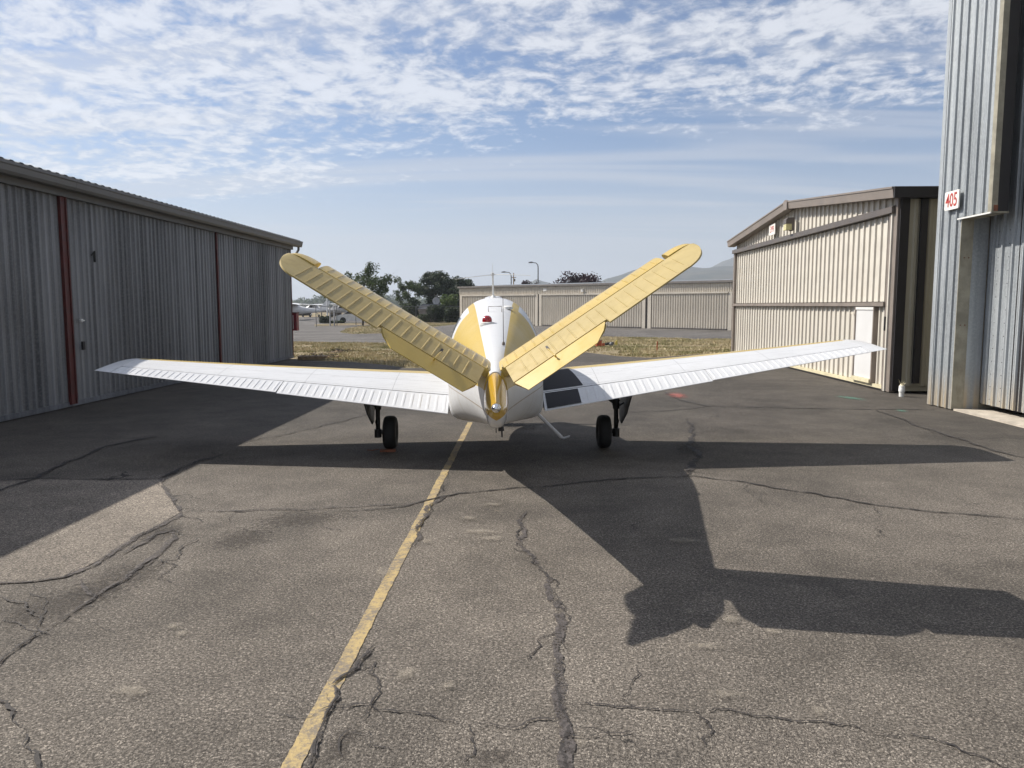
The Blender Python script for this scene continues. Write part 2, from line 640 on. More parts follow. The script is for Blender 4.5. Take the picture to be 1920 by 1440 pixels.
# taxi line: real strip with chipped edges
def ragged_strip(px_pts, half, z, jit, seg=.05, rng=None, from_px=True, taper=True, lobes=0.0):
    rng = rng or random.Random(3)
    pts = [Vector((*ground(x, y), 0)) for x, y in px_pts] if from_px else [Vector((*p, 0)) for p in px_pts]
    out = []
    for a, b in zip(pts[:-1], pts[1:]):
        L = (b - a).length
        k = max(1, int(L / seg))
        for i in range(k):
            out.append(a.lerp(b, i / k))
    out.append(pts[-1])
    n = len(out)
    left, right = [], []
    dx = 0.0
    for i, p in enumerate(out):
        d = (out[min(n - 1, i + 1)] - out[max(0, i - 1)])
        d.normalize()
        nrm = Vector((-d.y, d.x, 0))
        t = 1.0
        if taper:
            t = min(1.0, .25 + i / max(1, n * .12), .25 + (n - 1 - i) / max(1, n * .12))
        dx = dx * .8 + rng.uniform(-1, 1) * jit * 1.2
        c = p + nrm * dx
        h = half * t * (1 + lobes * (math.sin(i * .31) * .5 + math.sin(i * .113 + 1) * .5))
        l = h + rng.uniform(-jit, jit) * .7
        r = h + rng.uniform(-jit, jit) * .7
        left.append((*(c + nrm * max(l, .002)).xy, z))
        right.append((*(c - nrm * max(r, .002)).xy, z))
    mb = MB()
    mb.grid([left, right])
    return mb


rng = random.Random(11)
line_a, line_b, line_c = Vector(ground(545, 1440)), Vector(ground(723, 1100)), Vector(ground(882, 792))
line_0 = line_a + (line_a - line_b).normalized() * 9
yl_mb = ragged_strip([tuple(line_0), tuple(line_a), tuple(line_b), tuple(line_c)], .041, .004, .0024, .03, rng, from_px=False, taper=False)
tag(yl_mb.build('taxi_line', M['line'], None, fix=False), None, None, None, 'structure')

CRACKS = [  # photo polylines, half width in metres, jitter, material
    ([(990, 958), (977, 985), (975, 1010), (1000, 1045), (1030, 1085), (1045, 1130), (1051, 1180), (1048, 1240), (1045, 1300), (1050, 1330), (1060, 1380), (1062, 1440), (1066, 1700)], .024, .004, 'tar_old'),
    ([(990, 958), (977, 985), (975, 1010), (1000, 1045), (1030, 1085), (1045, 1130), (1051, 1180), (1048, 1240), (1045, 1300), (1050, 1330), (1060, 1380), (1062, 1440), (1066, 1700)], .0055, .004, 'tar'),
    ([(1048, 1320), (1110, 1322), (1200, 1330), (1290, 1335), (1340, 1330), (1400, 1340), (1500, 1355), (1600, 1362), (1700, 1377), (1790, 1400), (1850, 1425), (1920, 1452)], .0045, .005, 'tar'),
    ([(640, 958), (760, 950), (820, 934), (860, 926), (1000, 915), (1090, 905), (1180, 897), (1300, 893), (1400, 905), (1520, 925), (1640, 948), (1760, 962), (1960, 978)], .014, .006, 'tar'),
    ([(1290, 788), (1301, 815), (1290, 835), (1312, 860), (1293, 882), (1290, 893)], .035, .012, 'tar'),
    ([(1236, 733), (1275, 751), (1325, 762), (1420, 764), (1640, 768), (1770, 767)], .022, .008, 'tar'),
    ([(1640, 768), (1720, 800), (1830, 835), (1940, 864)], .022, .008, 'tar'),
    ([(1120, 777), (1250, 771), (1325, 762)], .015, .007, 'tar'),
    ([(1100, 786), (1290, 787), (1350, 778)], .010, .007, 'tar'),
    ([(-100, 1098), (0, 1095), (60, 1092), (120, 1084), (200, 1044), (270, 1000), (339, 962), (318, 930), (298, 898)], .022, .007, 'tar_old'),
    ([(339, 962), (565, 957), (797, 944)], .012, .006, 'tar_old'),
    ([(298, 898), (335, 880), (370, 866), (420, 852)], .03, .010, 'tar'),
    ([(298, 898), (200, 900), (77, 898), (0, 901)], .014, .006, 'tar'),
    ([(-60, 940), (0, 921), (67, 898), (118, 870), (195, 839), (298, 818)], .03, .010, 'tar'),
    ([(-60, 1290), (0, 1245), (60, 1197), (150, 1140), (290, 1050)], .013, .006, 'tar_old'),
    ([(150, 1090), (180, 1120), (230, 1090), (300, 1035), (330, 1010), (325, 995), (290, 1003), (230, 1040)], .020, .008, 'tar_old'),
    ([(-20, 1310), (20, 1350), (52, 1382), (72, 1440), (80, 1500)], .008, .005, 'tar'),
    ([(640, 1335), (690, 1322), (735, 1335), (820, 1350), (900, 1362), (1000, 1352), (1050, 1346)], .0045, .005, 'tar'),
    ([(705, 1250), (712, 1300), (690, 1330), (660, 1370), (640, 1420), (625, 1470)], .004, .005, 'tar'),
    ([(700, 1212), (668, 1255), (640, 1272), (625, 1285), (632, 1310), (610, 1345), (590, 1400), (575, 1450)], .012, .006, 'tar_old'),
    ([(838, 930), (806, 948), (800, 965), (782, 990), (785, 1005), (765, 1032)], .020, .010, 'tar_old'),
    ([(850, 880), (838, 895), (842, 905), (822, 925)], .006, .006, 'tar'),
    ([(600, 1335), (640, 1325), (700, 1318)], .0035, .004, 'tar'),
    ([(1050, 1385), (1120, 1380), (1190, 1375)], .0035, .004, 'tar'),
    ([(0, 1120), (60, 1150), (90, 1190), (55, 1200)], .005, .005, 'tar'),
    ([(370, 1010), (330, 1050), (300, 1052), (250, 1090)], .005, .005, 'tar'),
    ([(460, 830), (600, 800), (700, 775)], .012, .008, 'tar'),
]
def fractal(pts, rough, minlen, rnd):
    out = [pts[0]]
    def rec(a, b):
        L = (b - a).length
        if L < minlen:
            out.append(b)
            return
        d = (b - a) / L
        m = (a + b) / 2 + Vector((-d.y, d.x, 0)) * rnd.gauss(0, 1) * min(L, .5) * rough
        rec(a, m)
        rec(m, b)
    for a, b in zip(pts[:-1], pts[1:]):
        rec(a, b)
    return out


def crack_strip(px_pts, half, rough, z, rnd, gaps=True):
    pts = fractal([Vector((*ground(x, y), 0)) for x, y in px_pts], rough, .03 if half < .02 else .06, rnd)
    n = len(pts)
    left, right = [], []
    wv = 1.0
    for i, p in enumerate(pts):
        d = pts[min(n - 1, i + 1)] - pts[max(0, i - 1)]
        d.normalize()
        nr = Vector((-d.y, d.x, 0))
        t = min(1.0, .15 + i / max(1, n * .1), .15 + (n - 1 - i) / max(1, n * .1))
        wv += rnd.uniform(-.45, .45)
        wv = max(.12 if gaps else .6, min(1.5 if gaps else 1.25, wv))
        h = half * t * wv
        left.append((*(p + nr * h * rnd.uniform(.7, 1.3)).xy, z))
        right.append((*(p - nr * h * rnd.uniform(.7, 1.3)).xy, z))
    mb = MB()
    mb.grid([left, right])
    return mb


BRANCH = [  # fine side cracks
    [(640, 1275), (668, 1262), (705, 1240)], [(705, 1300), (720, 1350), (700, 1400)], [(880, 1360), (890, 1395), (868, 1440)],
    [(1300, 1334), (1330, 1360), (1322, 1400)], [(1045, 1180), (1010, 1200), (990, 1240)], [(1200, 1330), (1180, 1290), (1195, 1255)],
    [(60, 1092), (90, 1130), (70, 1170)], [(200, 1044), (235, 1070), (300, 1072)], [(290, 1050), (330, 1060), (345, 1100)], [(0, 1160), (45, 1180), (62, 1196)],
    [(150, 1140), (190, 1150), (215, 1190)], [(565, 957), (590, 985), (640, 1000)], [(430, 957), (440, 985), (480, 1005), (470, 1030)], [(339, 962), (380, 985), (430, 990)],
    [(1400, 905), (1410, 930), (1450, 950)], [(1640, 948), (1660, 985), (1640, 1010)], [(350, 900), (390, 930), (450, 935), (520, 925)], [(600, 1335), (560, 1350), (520, 1340)],
    [(820, 930), (838, 915), (832, 900)], [(640, 1330), (620, 1320), (612, 1300)], [(660, 1375), (690, 1400), (735, 1405)],
]
for i, (pts, hw, jit, mt) in enumerate(CRACKS):
    seal = hw >= .012
    mb = crack_strip(pts, hw * (1.0 if seal else .9), .055 if seal else .11, .0072 + i * .0002, random.Random(50 + (0 if i == 1 else i)), not seal)
    mb.build('crack_seal' if seal else 'crack', M[mt], apron, fix=False)
    if seal and i > 1:           # the crack itself, running along the seal
        mb = crack_strip(pts, .0045, .055, .0128 + i * .0001, random.Random(50 + i), True)
        mb.build('crack', M['tar'], apron, fix=False)
for i, pts in enumerate(BRANCH):
    mb = crack_strip(pts, .0032, .13, .0060 + i * .00005, random.Random(400 + i), True)
    mb.build('crack', M['tar'], apron, fix=False)


# pale dusty blotches on the asphalt
def spot_mat(name, c1, c2, amt):
    m, w, b = material(name)
    tc = w.n('ShaderNodeTexCoord').outputs['Object']
    geo = w.n('ShaderNodeNewGeometry').outputs['Position']
    c = w.mix(w.remap(w.noise(geo, 70, 5, .75), .4, .6), c1, c2)
    w.t.links.new(c, b.inputs['Base Color'])
    b.inputs['Roughness'].default_value = .9
    ln = w.n('ShaderNodeVectorMath', operation='LENGTH')
    w.t.links.new(tc, ln.inputs[0])
    k = w.math('ADD', ln.outputs['Value'], w.math('MULTIPLY', w.math('SUBTRACT', w.noise(geo, 22, 5, .7), .5), 2.6))
    al = w.math('MULTIPLY', w.remap(k, .85, .15), amt)
    w.t.links.new(al, b.inputs['Alpha'])
    return m


M['dust'] = spot_mat('dust', (.26, .23, .19), (.40, .35, .28), .36)
M['red_mark'] = spot_mat('red_mark', (.45, .12, .10), (.33, .12, .10), .6)
M['green_mark'] = spot_mat('green_mark', (.10, .30, .22), (.12, .25, .19), .5)
disc_mb = MB().add([(math.cos(2 * math.pi * k / 16), math.sin(2 * math.pi * k / 16), 0) for k in range(16)], [tuple(range(16))])


def blotch(px, py, wpx, hpx, mat, z, seed, name='stain', specks=5):
    """a dusty spot lying on the asphalt"""
    x, y = ground(px, py)
    xr, yr = ground(px + wpx, py)
    xd, yd = ground(px, py + hpx)
    o = inst(name, disc_mb.mesh(name, mat, fix=False), apron, (x, y, z), (0, 0, random.Random(seed).uniform(-.3, .3)), (max(.02, xr - x) * 1.3, max(.03, y - yd) * 1.5, 1))
    return o


for i, (x, y, w_, h_) in enumerate([(245, 1300, 42, 10), (325, 1178, 16, 6), (340, 1192, 16, 5), (765, 1268, 22, 12), (800, 1018, 14, 4), (1285, 1016, 34, 6),
                                    (1295, 1150, 22, 6), (1320, 1215, 34, 6), (1448, 1188, 16, 6), (1370, 1165, 24, 8), (1535, 1337, 20, 9), (1360, 1305, 30, 8),
                                    (1090, 1395, 10, 10), (900, 1000, 30, 5), (920, 1012, 26, 5), (880, 975, 22, 4), (925, 948, 18, 3), (718, 1078, 16, 10),
                                    (840, 1290, 12, 8)]):
    blotch(x, y, w_, h_, M['dust'], (.0155 + i * .0001), 200 + i)
M['oil'] = spot_mat('oil', (.030, .026, .023), (.085, .072, .062), .42)
for i, (x, y, w_, h_) in enumerate([(560, 975, 90, 16), (455, 1010, 60, 22), (300, 1000, 40, 18), (235, 1080, 70, 26), (100, 1140, 90, 40), (640, 1395, 30, 40), (930, 1420, 50, 16),
                                    (980, 800, 40, 6), (1290, 840, 30, 12), (180, 1110, 60, 20)]):
    blotch(x, y, w_, h_, M['oil'], .0025 + i * .0001, 600 + i)
blotch(1270, 742, 18, 5, M['red_mark'], .012, 301, 'paint_mark', 8)
blotch(1595, 747, 16, 4, M['green_mark'], .012, 302, 'paint_mark', 8)
blotch(1690, 771, 10, 2, M['green_mark'], .012, 303, 'paint_mark', 4)


# ================================================================== corrugated panels
def profile(width, pitch, depth, crown, flank, minor=0.0):
    """trapezoid ribs; returns list of (u, d)"""
    n = max(1, round(width / pitch))
    p = width / n
    pts = [(0, 0)]
    for i in range(n):
        b = i * p
        m0 = p * .5
        if minor:
            for q in (.18, .82):
                pts_m = [(b + p * q - .012, 0), (b + p * q, minor), (b + p * q + .012, 0)]
                if q < .5:
                    pts += pts_m
                    continue
                tail = pts_m
        pts += [(b + m0 - crown / 2 - flank, 0), (b + m0 - crown / 2, depth), (b + m0 + crown / 2, depth), (b + m0 + crown / 2 + flank, 0)]
        if minor:
            pts += tail
    pts.append((width, 0))
    return pts


def panel_mesh(name, prof, z0, z1, mat, top=None, jitter=0.0, seed=0, zdiv=1):
    """vertical sheet in the local YZ plane: u along +Y, relief along +X; top(u) overrides z1"""
    mb = MB()
    r = random.Random(seed)
    rows = []
    offs = [r.uniform(-jitter, jitter) for _ in prof]
    for k in range(zdiv + 1):
        row = []
        for (u, d), o in zip(prof, offs):
            zt = z1 if top is None else top(u)
            wob = r.uniform(-jitter, jitter) * .5 if zdiv > 1 else 0
            row.append((d + o + wob, u, z0 + (zt - z0) * k / zdiv))
        rows.append(row)
    mb.grid(rows)
    # back face returns the sheet's thickness (3 mm)
    rows2 = [[(p[0] - .003, p[1], p[2]) for p in row] for row in rows]
    mb.grid(rows2, flip=True)
    return mb.mesh(name, mat, fix=False)


# ================================================================== left hangar (long corrugated shed)
def left_hangar():
    H = empty('corrugated_hangar', (-8.69, 27.56, 0))
    tag(H, 'long weathered grey corrugated hangar with red door posts, on the left', 'hangar')
    WX = 0.0
    y0, y1 = -38.0, 0.0            # along the lane, local
    zt = 3.90
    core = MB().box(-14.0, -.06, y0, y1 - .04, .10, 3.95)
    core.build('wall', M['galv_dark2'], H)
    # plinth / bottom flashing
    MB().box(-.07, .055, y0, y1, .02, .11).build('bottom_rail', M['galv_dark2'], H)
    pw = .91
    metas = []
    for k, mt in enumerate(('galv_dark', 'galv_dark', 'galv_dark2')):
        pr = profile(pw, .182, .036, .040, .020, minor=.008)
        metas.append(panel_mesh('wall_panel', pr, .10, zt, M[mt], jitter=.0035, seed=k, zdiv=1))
    # red posts sit between door leaves
    posts = []
    for px, base in ((124, 762), ):
        pass
    post_y = []
    for px in (124.0, 409.0):
        # intersect pixel column at ground level on the wall plane
        a = (px - 960) / 1443.0
        # X_cam = perp + tan(TH) * Y ; d = Y cos + h sin
        # solve numerically
        Y = 15.0
        for _ in range(30):
            Xc = -8.66 + math.tan(TH) * Y
            dd = Xc / a
            Y = (dd - CAM_Z * math.sin(PITCH) * .0) / math.cos(PITCH)
        post_y.append(tw(-8.66 + math.tan(TH) * Y, Y)[1] - 27.56)
    post_y += [post_y[0] - 7.3, post_y[0] - 14.6]
    y = y1
    idx = 0
    while y - pw > y0:
        y -= pw
        near = [q for q in post_y if y < q]
        bay = len(near)
        me = metas[2] if bay == 3 - 0 else metas[idx % 2]
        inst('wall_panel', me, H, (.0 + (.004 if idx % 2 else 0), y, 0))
        idx += 1
    for i, py in enumerate(post_y):
        wdt = .20 if i == 0 else (.07 if i == 1 else .16)
        mb = MB()
        mb.box(.030, .075, py - wdt / 2, py + wdt / 2, .06, zt - .01)
        if wdt > .1:
            mb.box(.075, .095, py - wdt / 2, py - wdt / 2 + .03, .06, zt - .01)
            mb.box(.075, .095, py + wdt / 2 - .03, py + wdt / 2, .06, zt - .01)
        mb.build('door_post', M['red_paint'], H)
    # eave: soffit strip, gutter in sections, roof sheet with corrugated edge
    MB().box(-.05, .13, y0, y1 + .02, 3.88, 4.00).build('soffit_strip', M['gutter'], H)
    gx0, gx1 = .10, .41
    prof_g = [(gx0, 4.0), (gx1 - .06, 3.985), (gx1 - .03, 4.03), (gx1 - .015, 4.12), (gx1, 4.14), (gx1, 4.185), (gx1 - .02, 4.185), (gx1 - .02, 4.16), (gx0, 4.12)]
    sec = 4.6
    g = y1 + .30
    while g > y0:
        n0 = max(y0, g - sec)
        mb = MB()
        mb.prism([(p[0], p[1]) for p in prof_g], n0 + .004, g, axis='y')
        mb.build('gutter', M['gutter'], H)
        g -= sec
    # roof: sheets with ribs across the slope
    slope = .16
    for k in range(int((y1 - y0) / .95) + 1):
        ya = y1 + .12 - k * .95
        yb = ya - .95
        xs = [(.385, 0), (-7.2, 1)]
        rows = []
        for xx, _ in xs:
            row = []
            for i in range(17):
                t = i / 16
                ph = (i % 4)
                dz = .0 if ph in (0, 1) else .024
                row.append((xx, ya + (yb - ya) * t, 4.188 + (.385 - xx) * slope + dz))
            rows.append(row)
        mb = MB()
        mb.grid(rows)
        mb.grid([[(p[0], p[1], p[2] - .012) for p in r_] for r_ in rows], flip=True)
        o = mb.build('roof_sheet', M['roof_metal'], H, fix=False)
    rb = MB()
    rb.prism([(.22, 4.16), (-7.2, 4.16 + 7.44 * slope - .03), (-14.6, 4.16), (-14.6, 3.95), (.1, 3.95)], y0, y1 - .02, axis='y')
    rb.build('roof', M['roof_metal'], H)
    # downspout elbow at the gutter end
    mb = MB()
    mb.tube([(.25, .26, 4.03), (.25, .26, 3.90), (.17, .20, 3.74), (.05, .10, 3.55), (.03, .08, 3.3)], .045, 8)
    mb.build('downspout', M['gutter'], H, smooth=40)
    # number, handle, latch
    n = at(150, 481, 15.35)
    ny, nz = n.y - 27.56, n.z
    mb = MB()
    mb.prism([(ny - .035, nz - .11), (ny + .035, nz - .11), (ny + .035, nz + .11), (ny - .005, nz + .11), (ny - .11, nz + .035), (ny - .11, nz + .005), (ny - .035, nz + .045)], .046, .052, axis='x')
    mb.build('number', M['black_num'], H)
    h = at(140, 601, 14.75)
    mb = MB()
    mb.box(.05, .085, h.y - 27.56 - .03, h.y - 27.56 + .03, h.z - .03, h.z + .03)
    mb.box(.085, .10, h.y - 27.56 - .06, h.y - 27.56 + .06, h.z - .012, h.z + .012)
    mb.build('handle', M['white_trim'], H)
    h = at(133, 648, 14.7)
    mb = MB()
    mb.box(.09, .13, h.y - 27.56 - .035, h.y - 27.56 + .035, h.z - .08, h.z + .08)
    mb.build('latch', M['near_black'], H)
    # end wall flashing
    MB().box(-.10, .045, y1 - .03, y1 + .02, .10, 3.9).build('corner_flashing', M['red_paint'], H)
    return H


left_hangar()

# red cabinet on the end wall of that hangar
cab = empty('extinguisher_cabinet', (-8.72, 27.74, 1.0))
tag(cab, 'dark red wall cabinet mounted at the far corner of the grey hangar', 'cabinet')
MB().box(-.20, .20, -.14, .14, 0, .62).build('body', M['red_box'], cab)
MB().box(-.22, .22, -.16, .16, .62, .66).build('lid', M['red_paint'], cab)
MB().box(.06, .09, -.150, -.141, .06, .56).build('label_strip', M['white_trim'], cab)


# ================================================================== right: hangar 405 (galvanised, sliding door)
def hangar405():
    H = empty('galvanised_hangar', (7.60, 14.9, 0))
    tag(H, 'tall galvanised metal hangar numbered 405 with sliding door, right foreground', 'hangar')
    TOP = 8.6
    jy = 14.12 - 14.9          # jamb
    by = 13.20 - 14.9          # near end of the upper box
    near = -22.0
    # cores (panels hang 2 cm in front: relief along -X)
    MB().box(.03, 12, jy, -.02, .02, TOP).build('wall', M['galv_jamb'], H)
    MB().box(.52, 12, near, jy - .003, .13, TOP).build('door_backing', M['near_black'], H)
    MB().box(.03, .27, by + .003, jy - .003, 3.46, TOP).build('track_cover_core', M['near_black'], H)

    def side(me, y, x):
        # panel meshes have relief along +X: turn them to face -X
        return inst('wall_panel', me, H, (x, y, 0), (0, 0, R(180)))
    pr = profile(.75, .25, .034, .032, .008, minor=.007)
    me_low = panel_mesh('wall_panel', pr, .02, 3.46, M['galv_lit'], jitter=.0015, seed=4)
    side(me_low, 0.0, .028)
    pr2 = profile(.75, .25, .034, .032, .008, minor=.007)
    me_up = panel_mesh('wall_panel', pr2, 3.463, TOP, M['galv_lit'], jitter=.0015, seed=5)
    side(me_up, 0.0, .028)
    w2 = (jy - by) - .12
    pr3 = profile(w2, .25, .034, .032, .008, minor=.007)
    me_box = panel_mesh('wall_panel', pr3, 3.463, TOP, M['galv_lit'], jitter=.0015, seed=6)
    side(me_box, -.75, .026)
    side_w = 0.86
    prd = profile(side_w, .287, .036, .038, .009, minor=.008)
    me_door = [panel_mesh('door_panel', prd, .14, TOP - .3, M['galv_lit'], jitter=.002, seed=s) for s in (7, 8)]
    SD = empty('sliding_door')
    SD.parent = H
    y = jy - .02
    k = 0
    while y > near + 1:
        inst('door_panel', me_door[k % 2], SD, (.515 + (.006 if k % 2 else 0), y, 0), (0, 0, R(180)))
        y -= side_w - .002
        k += 1
    # far corner flashing
    MB().prism([(-.012, -.10), (-.012, .02), (.25, .02), (.25, -.02), (.012, -.02), (.012, -.10)], .02, TOP, axis='z').build('corner_flashing', M['galv_lit'], H)
    # jamb return: tan channel then grey sheet
    MB().box(.012, .23, jy - .012, jy + .004, .02, 3.46).build('jamb', M['galv_jamb'], H)
    MB().box(.232, .50, jy - .008, jy + .004, .02, 3.46).build('jamb_sheet', M['galv_lit'], H)
    for zz in (1.55, 2.75):
        for xx in (.09, .17):
            MB().lathe([(.0, 0), (.012, 0), (.010, -.008), (0, -.009)], (xx, jy - .013, zz), 'y', 8).build('bolt', M['rust'], H)
    # near end of the upper box: channel trim + end sheet painted black for shade
    mb = MB()
    mb.box(-.012, .085, by - .012, by + .10, 3.44, TOP)
    mb.build('track_cover_trim', M['galv_jamb'], H)
    MB().box(.087, .25, by - .004, by + .002, 3.462, TOP).build('track_cover_end', M['near_black'], H)
    MB().box(.0, .28, by + .0, jy + .0, 3.43, 3.457).build('track_cover_soffit', M['galv_jamb'], H)
    MB().box(-.02, .004, by, -.74 + .05, 3.425, 3.45).build('drip_edge', M['white_trim'], H)
    MB().box(.02, .09, by - .015, by - .0125, 3.46, 3.56).build('rust_spot', M['rust'], H)
    # screw rows on the door
    sc = MB().lathe([(0, 0), (.009, 0), (.007, -.006), (0, -.007)], (0, 0, 0), 'x', 6).mesh('screw', M['near_black'])
    for (yy) in (-1.15, -1.45, -1.74, -2.02):
        for k in range(14):
            inst('screw', sc, SD, (.478, yy + random.uniform(-.004, .004), .25 + k * .225))
    # concrete sill
    MB().box(.05, 1.2, near, jy - .02, .0, .035).build('sill', M['concrete'], H)
    MB().box(-.2, 12.2, near, .2, TOP, TOP + .12).build('roof', M['roof_metal'], H)
    return H


hangar405()
sg = empty('number_sign', (7.555, 14.36, 3.79))
tag(sg, 'white sign with red numerals 405 on the galvanised hangar', 'sign')
mb = MB()
pts = []
for cx, cy, a0 in ((.20, .13, 0), (-.20, .13, 90), (-.20, -.13, 180), (.20, -.13, 270)):
    for k in range(5):
        t = R(a0 + k * 22.5)
        pts.append((cx + .035 * math.cos(t), cy + .035 * math.sin(t)))
mb.prism(pts, -.012, .012, axis='x')
mb.build('plate', M['sign_white'], sg)
me = text_mesh('405', .36, .002, M['sign_red'], 'numerals', bold=.004)
inst('numerals', me, sg, (-.0145, 0, -.005), (R(90), 0, R(-90)), (.72, .95, 1))


# ================================================================== right: beige hangar with bifold door
def beige_hangar():
    X0 = 7.80
    H = empty('beige_hangar', (X0, 16.92, 0))
    tag(H, 'beige ribbed metal hangar with bifold door and brown trim, behind hangar 405', 'hangar')
    L = 13.5
    EZ, RZ = 4.20, 4.80
    top = lambda u: EZ + (RZ - EZ) * (1 - abs(u - L / 2) / (L / 2))
    core = MB()
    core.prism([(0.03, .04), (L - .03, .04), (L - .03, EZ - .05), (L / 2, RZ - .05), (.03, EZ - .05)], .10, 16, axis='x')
    core.build('wall', M['beige_side'], H)
    pr = profile(.915, .305, .040, .050, .010)
    flip = lambda u0: (lambda u: top(u0 - u))
    BD = empty('bifold_door')
    BD.parent = H
    up = panel_mesh('door_panel', pr, 1.99, 3.87, M['beige'], jitter=.001, seed=21)
    lo = panel_mesh('door_panel', pr, .13, 1.87, M['beige'], jitter=.001, seed=22)
    y = L - .25
    k = 0
    while y - .915 > 1.2:
        inst('door_panel', up, BD, (.06, y, 0), (0, 0, R(180)))
        inst('door_panel', lo, BD, (.06, y, 0), (0, 0, R(180)))
        y -= .915
    # remaining upper panel above the walk door, then narrow ones beside it
    rem = y - .42
    inst('door_panel', panel_mesh('door_panel', profile(rem, .305, .040, .050, .010), 1.99, 3.87, M['beige'], seed=23), BD, (.06, y, 0), (0, 0, R(180)))
    dy0, dy1 = .92, 1.86          # walk door
    if y - dy1 - .06 > .1:
        ww = y - dy1 - .06
        inst('door_panel', panel_mesh('door_panel', profile(ww, .305, .040, .050, .010), .13, 1.87, M['beige'], seed=24), BD, (.06, y, 0), (0, 0, R(180)))
    ww = dy0 - .05 - .42
    inst('door_panel', panel_mesh('door_panel', profile(ww, .30, .040, .050, .010), .13, 1.87, M['beige'], seed=25), BD, (.06, dy0 - .05, 0), (0, 0, R(180)))
    # gable panels above the header
    y = L - .06
    while y > .1:
        wdt = min(.915, y - .02)
        if wdt < .1:
            break
        inst('gable_panel', panel_mesh('gable_panel', profile(wdt, .305, .040, .050, .010), 4.06, 0, M['beige'], top=(lambda yy: (lambda u: top(yy - u) + .02))(y), seed=30), H, (.075, y, 0), (0, 0, R(180)))
        y -= wdt
    # frame: header, mid rail, bottom rail, jambs
    mb = MB()
    mb.prism([(-.10, 3.89), (-.10, 4.02), (.02, 4.06), (.07, 4.06), (.07, 3.89)], .12, L - .02, axis='y')
    mb.build('door_header', M['bronze'], H)
    MB().box(-.075, .05, .38, L - .22, 1.885, 1.975).build('mid_rail', M['bronze_light'], BD)
    MB().box(-.02, .06, .38, L - .22, .05, .125).build('bottom_rail', M['sill_cream'], BD)
    MB().box(.0, .08, .30, L - .22, .012, .048).build('rubber_seal', M['near_black'], BD)
    MB().box(-.03, .10, L - .2, L - .02, .02, 4.05).build('jamb', M['bronze_light'], H)
    MB().box(-.03, .10, .27, .37, .02, 3.885).build('jamb', M['bronze_light'], H)
    MB().box(-.05, .10, .20, .255, .02, 4.04).build('jamb_channel', M['beige'], H)
    MB().box(-.02, .10, .02, .175, .02, 4.2).build('corner_trim', M['bronze_light'], H)
    MB().box(-.07, -.03, .275, .315, 1.35, 1.66).build('latch', M['near_black'], BD)
    # walk door
    MB().box(-.035, .05, dy0, dy1, .22, 1.80).build('walk_door', M['door_white'], BD)
    MB().box(-.075, -.036, dy0 + .07, dy0 + .10, .93, .99).box(-.095, -.075, dy0 + .06, dy0 + .19, .95, .97).build('door_handle', M['steel_pole'], BD)
    for a, b_ in ((dy0 - .05, dy0 - .004), (dy1 + .004, dy1 + .06)):
        MB().box(-.055, .06, a, b_, .13, 1.868).build('door_frame', M['bronze_light'], BD)
    MB().box(-.055, .06, dy0 - .003, dy1 + .003, 1.805, 1.867).build('door_frame', M['white_trim'], BD)
    MB().box(-.09, .06, dy0 - .02, dy1 + .03, .13, .215).build('door_sill', M['sill_cream'], BD)
    MB().box(-.035, -.025, 2.02, 2.20, 1.70, 1.735).build('maker_plate', M['far_beige'], BD)
    # rake trim along the gable
    for (a, b_) in ((-.18, L / 2 - .10), (L / 2 + .10, L + .18)):
        za, zb = (top(max(0, a)) - (.016 if a < 0 else 0)), top(min(L, b_)) - (.016 if b_ > L else 0)
        mb = MB()
        pf = [(-.22, -.02), (-.24, .16), (-.26, .17), (-.26, .21), (.05, .21), (.05, -.02)]
        vs = [(p[0], a, za + p[1]) for p in pf] + [(p[0], b_, zb + p[1]) for p in pf]
        n = len(pf)
        fs = [tuple(range(n)), tuple(range(2 * n - 1, n - 1, -1))] + [(i, i + n, (i + 1) % n + n, (i + 1) % n) for i in range(n)]
        mb.add(vs, fs)
        mb.build('rake_trim', M['bronze_light'], H)
    pk = MB()
    pk.prism([(L / 2 - .17, top(L / 2 - .17) - .04), (L / 2 + .17, top(L / 2 + .17) - .04), (L / 2 + .17, top(L / 2 + .17) + .215), (L / 2, RZ + .245), (L / 2 - .17, top(L / 2 - .17) + .215)], -.275, -.2, axis='x')
    pk.build('ridge_cap', M['bronze_light'], H)
    # roof slopes
    for sgn in (0, 1):
        y_a, y_b = (-.18, L / 2) if sgn == 0 else (L / 2, L + .18)
        z_a, z_b = (EZ - .016, RZ) if sgn == 0 else (RZ, EZ - .016)
        mb = MB()
        vs = [(-.2, y_a, z_a + .17), (-.2, y_b, z_b + .17), (16.1, y_b, z_b + .17), (16.1, y_a, z_a + .17)]
        vs += [(v[0], v[1], v[2] + .045) for v in vs]
        mb.add(vs, [(0, 1, 2, 3), (7, 6, 5, 4), (0, 4, 5, 1), (1, 5, 6, 2), (2, 6, 7, 3), (3, 7, 4, 0)])
        mb.build('roof', M['bronze'], H)
    # the side wall facing the lane's near end
    MB().box(.02, .21, -.04, .01, .05, 4.2).build('corner_trim', M['near_black'], H)
    MB().box(.43, .57, -.10, -.03, .22, 4.15).build('downspout', M['near_black'], H)
    MB().box(-.22, 16.1, -.24, -.16, 4.16, 4.38).build('gutter', M['near_black'], H)
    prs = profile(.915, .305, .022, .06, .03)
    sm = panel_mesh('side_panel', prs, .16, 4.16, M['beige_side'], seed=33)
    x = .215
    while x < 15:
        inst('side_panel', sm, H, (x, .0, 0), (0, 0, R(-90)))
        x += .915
    return H


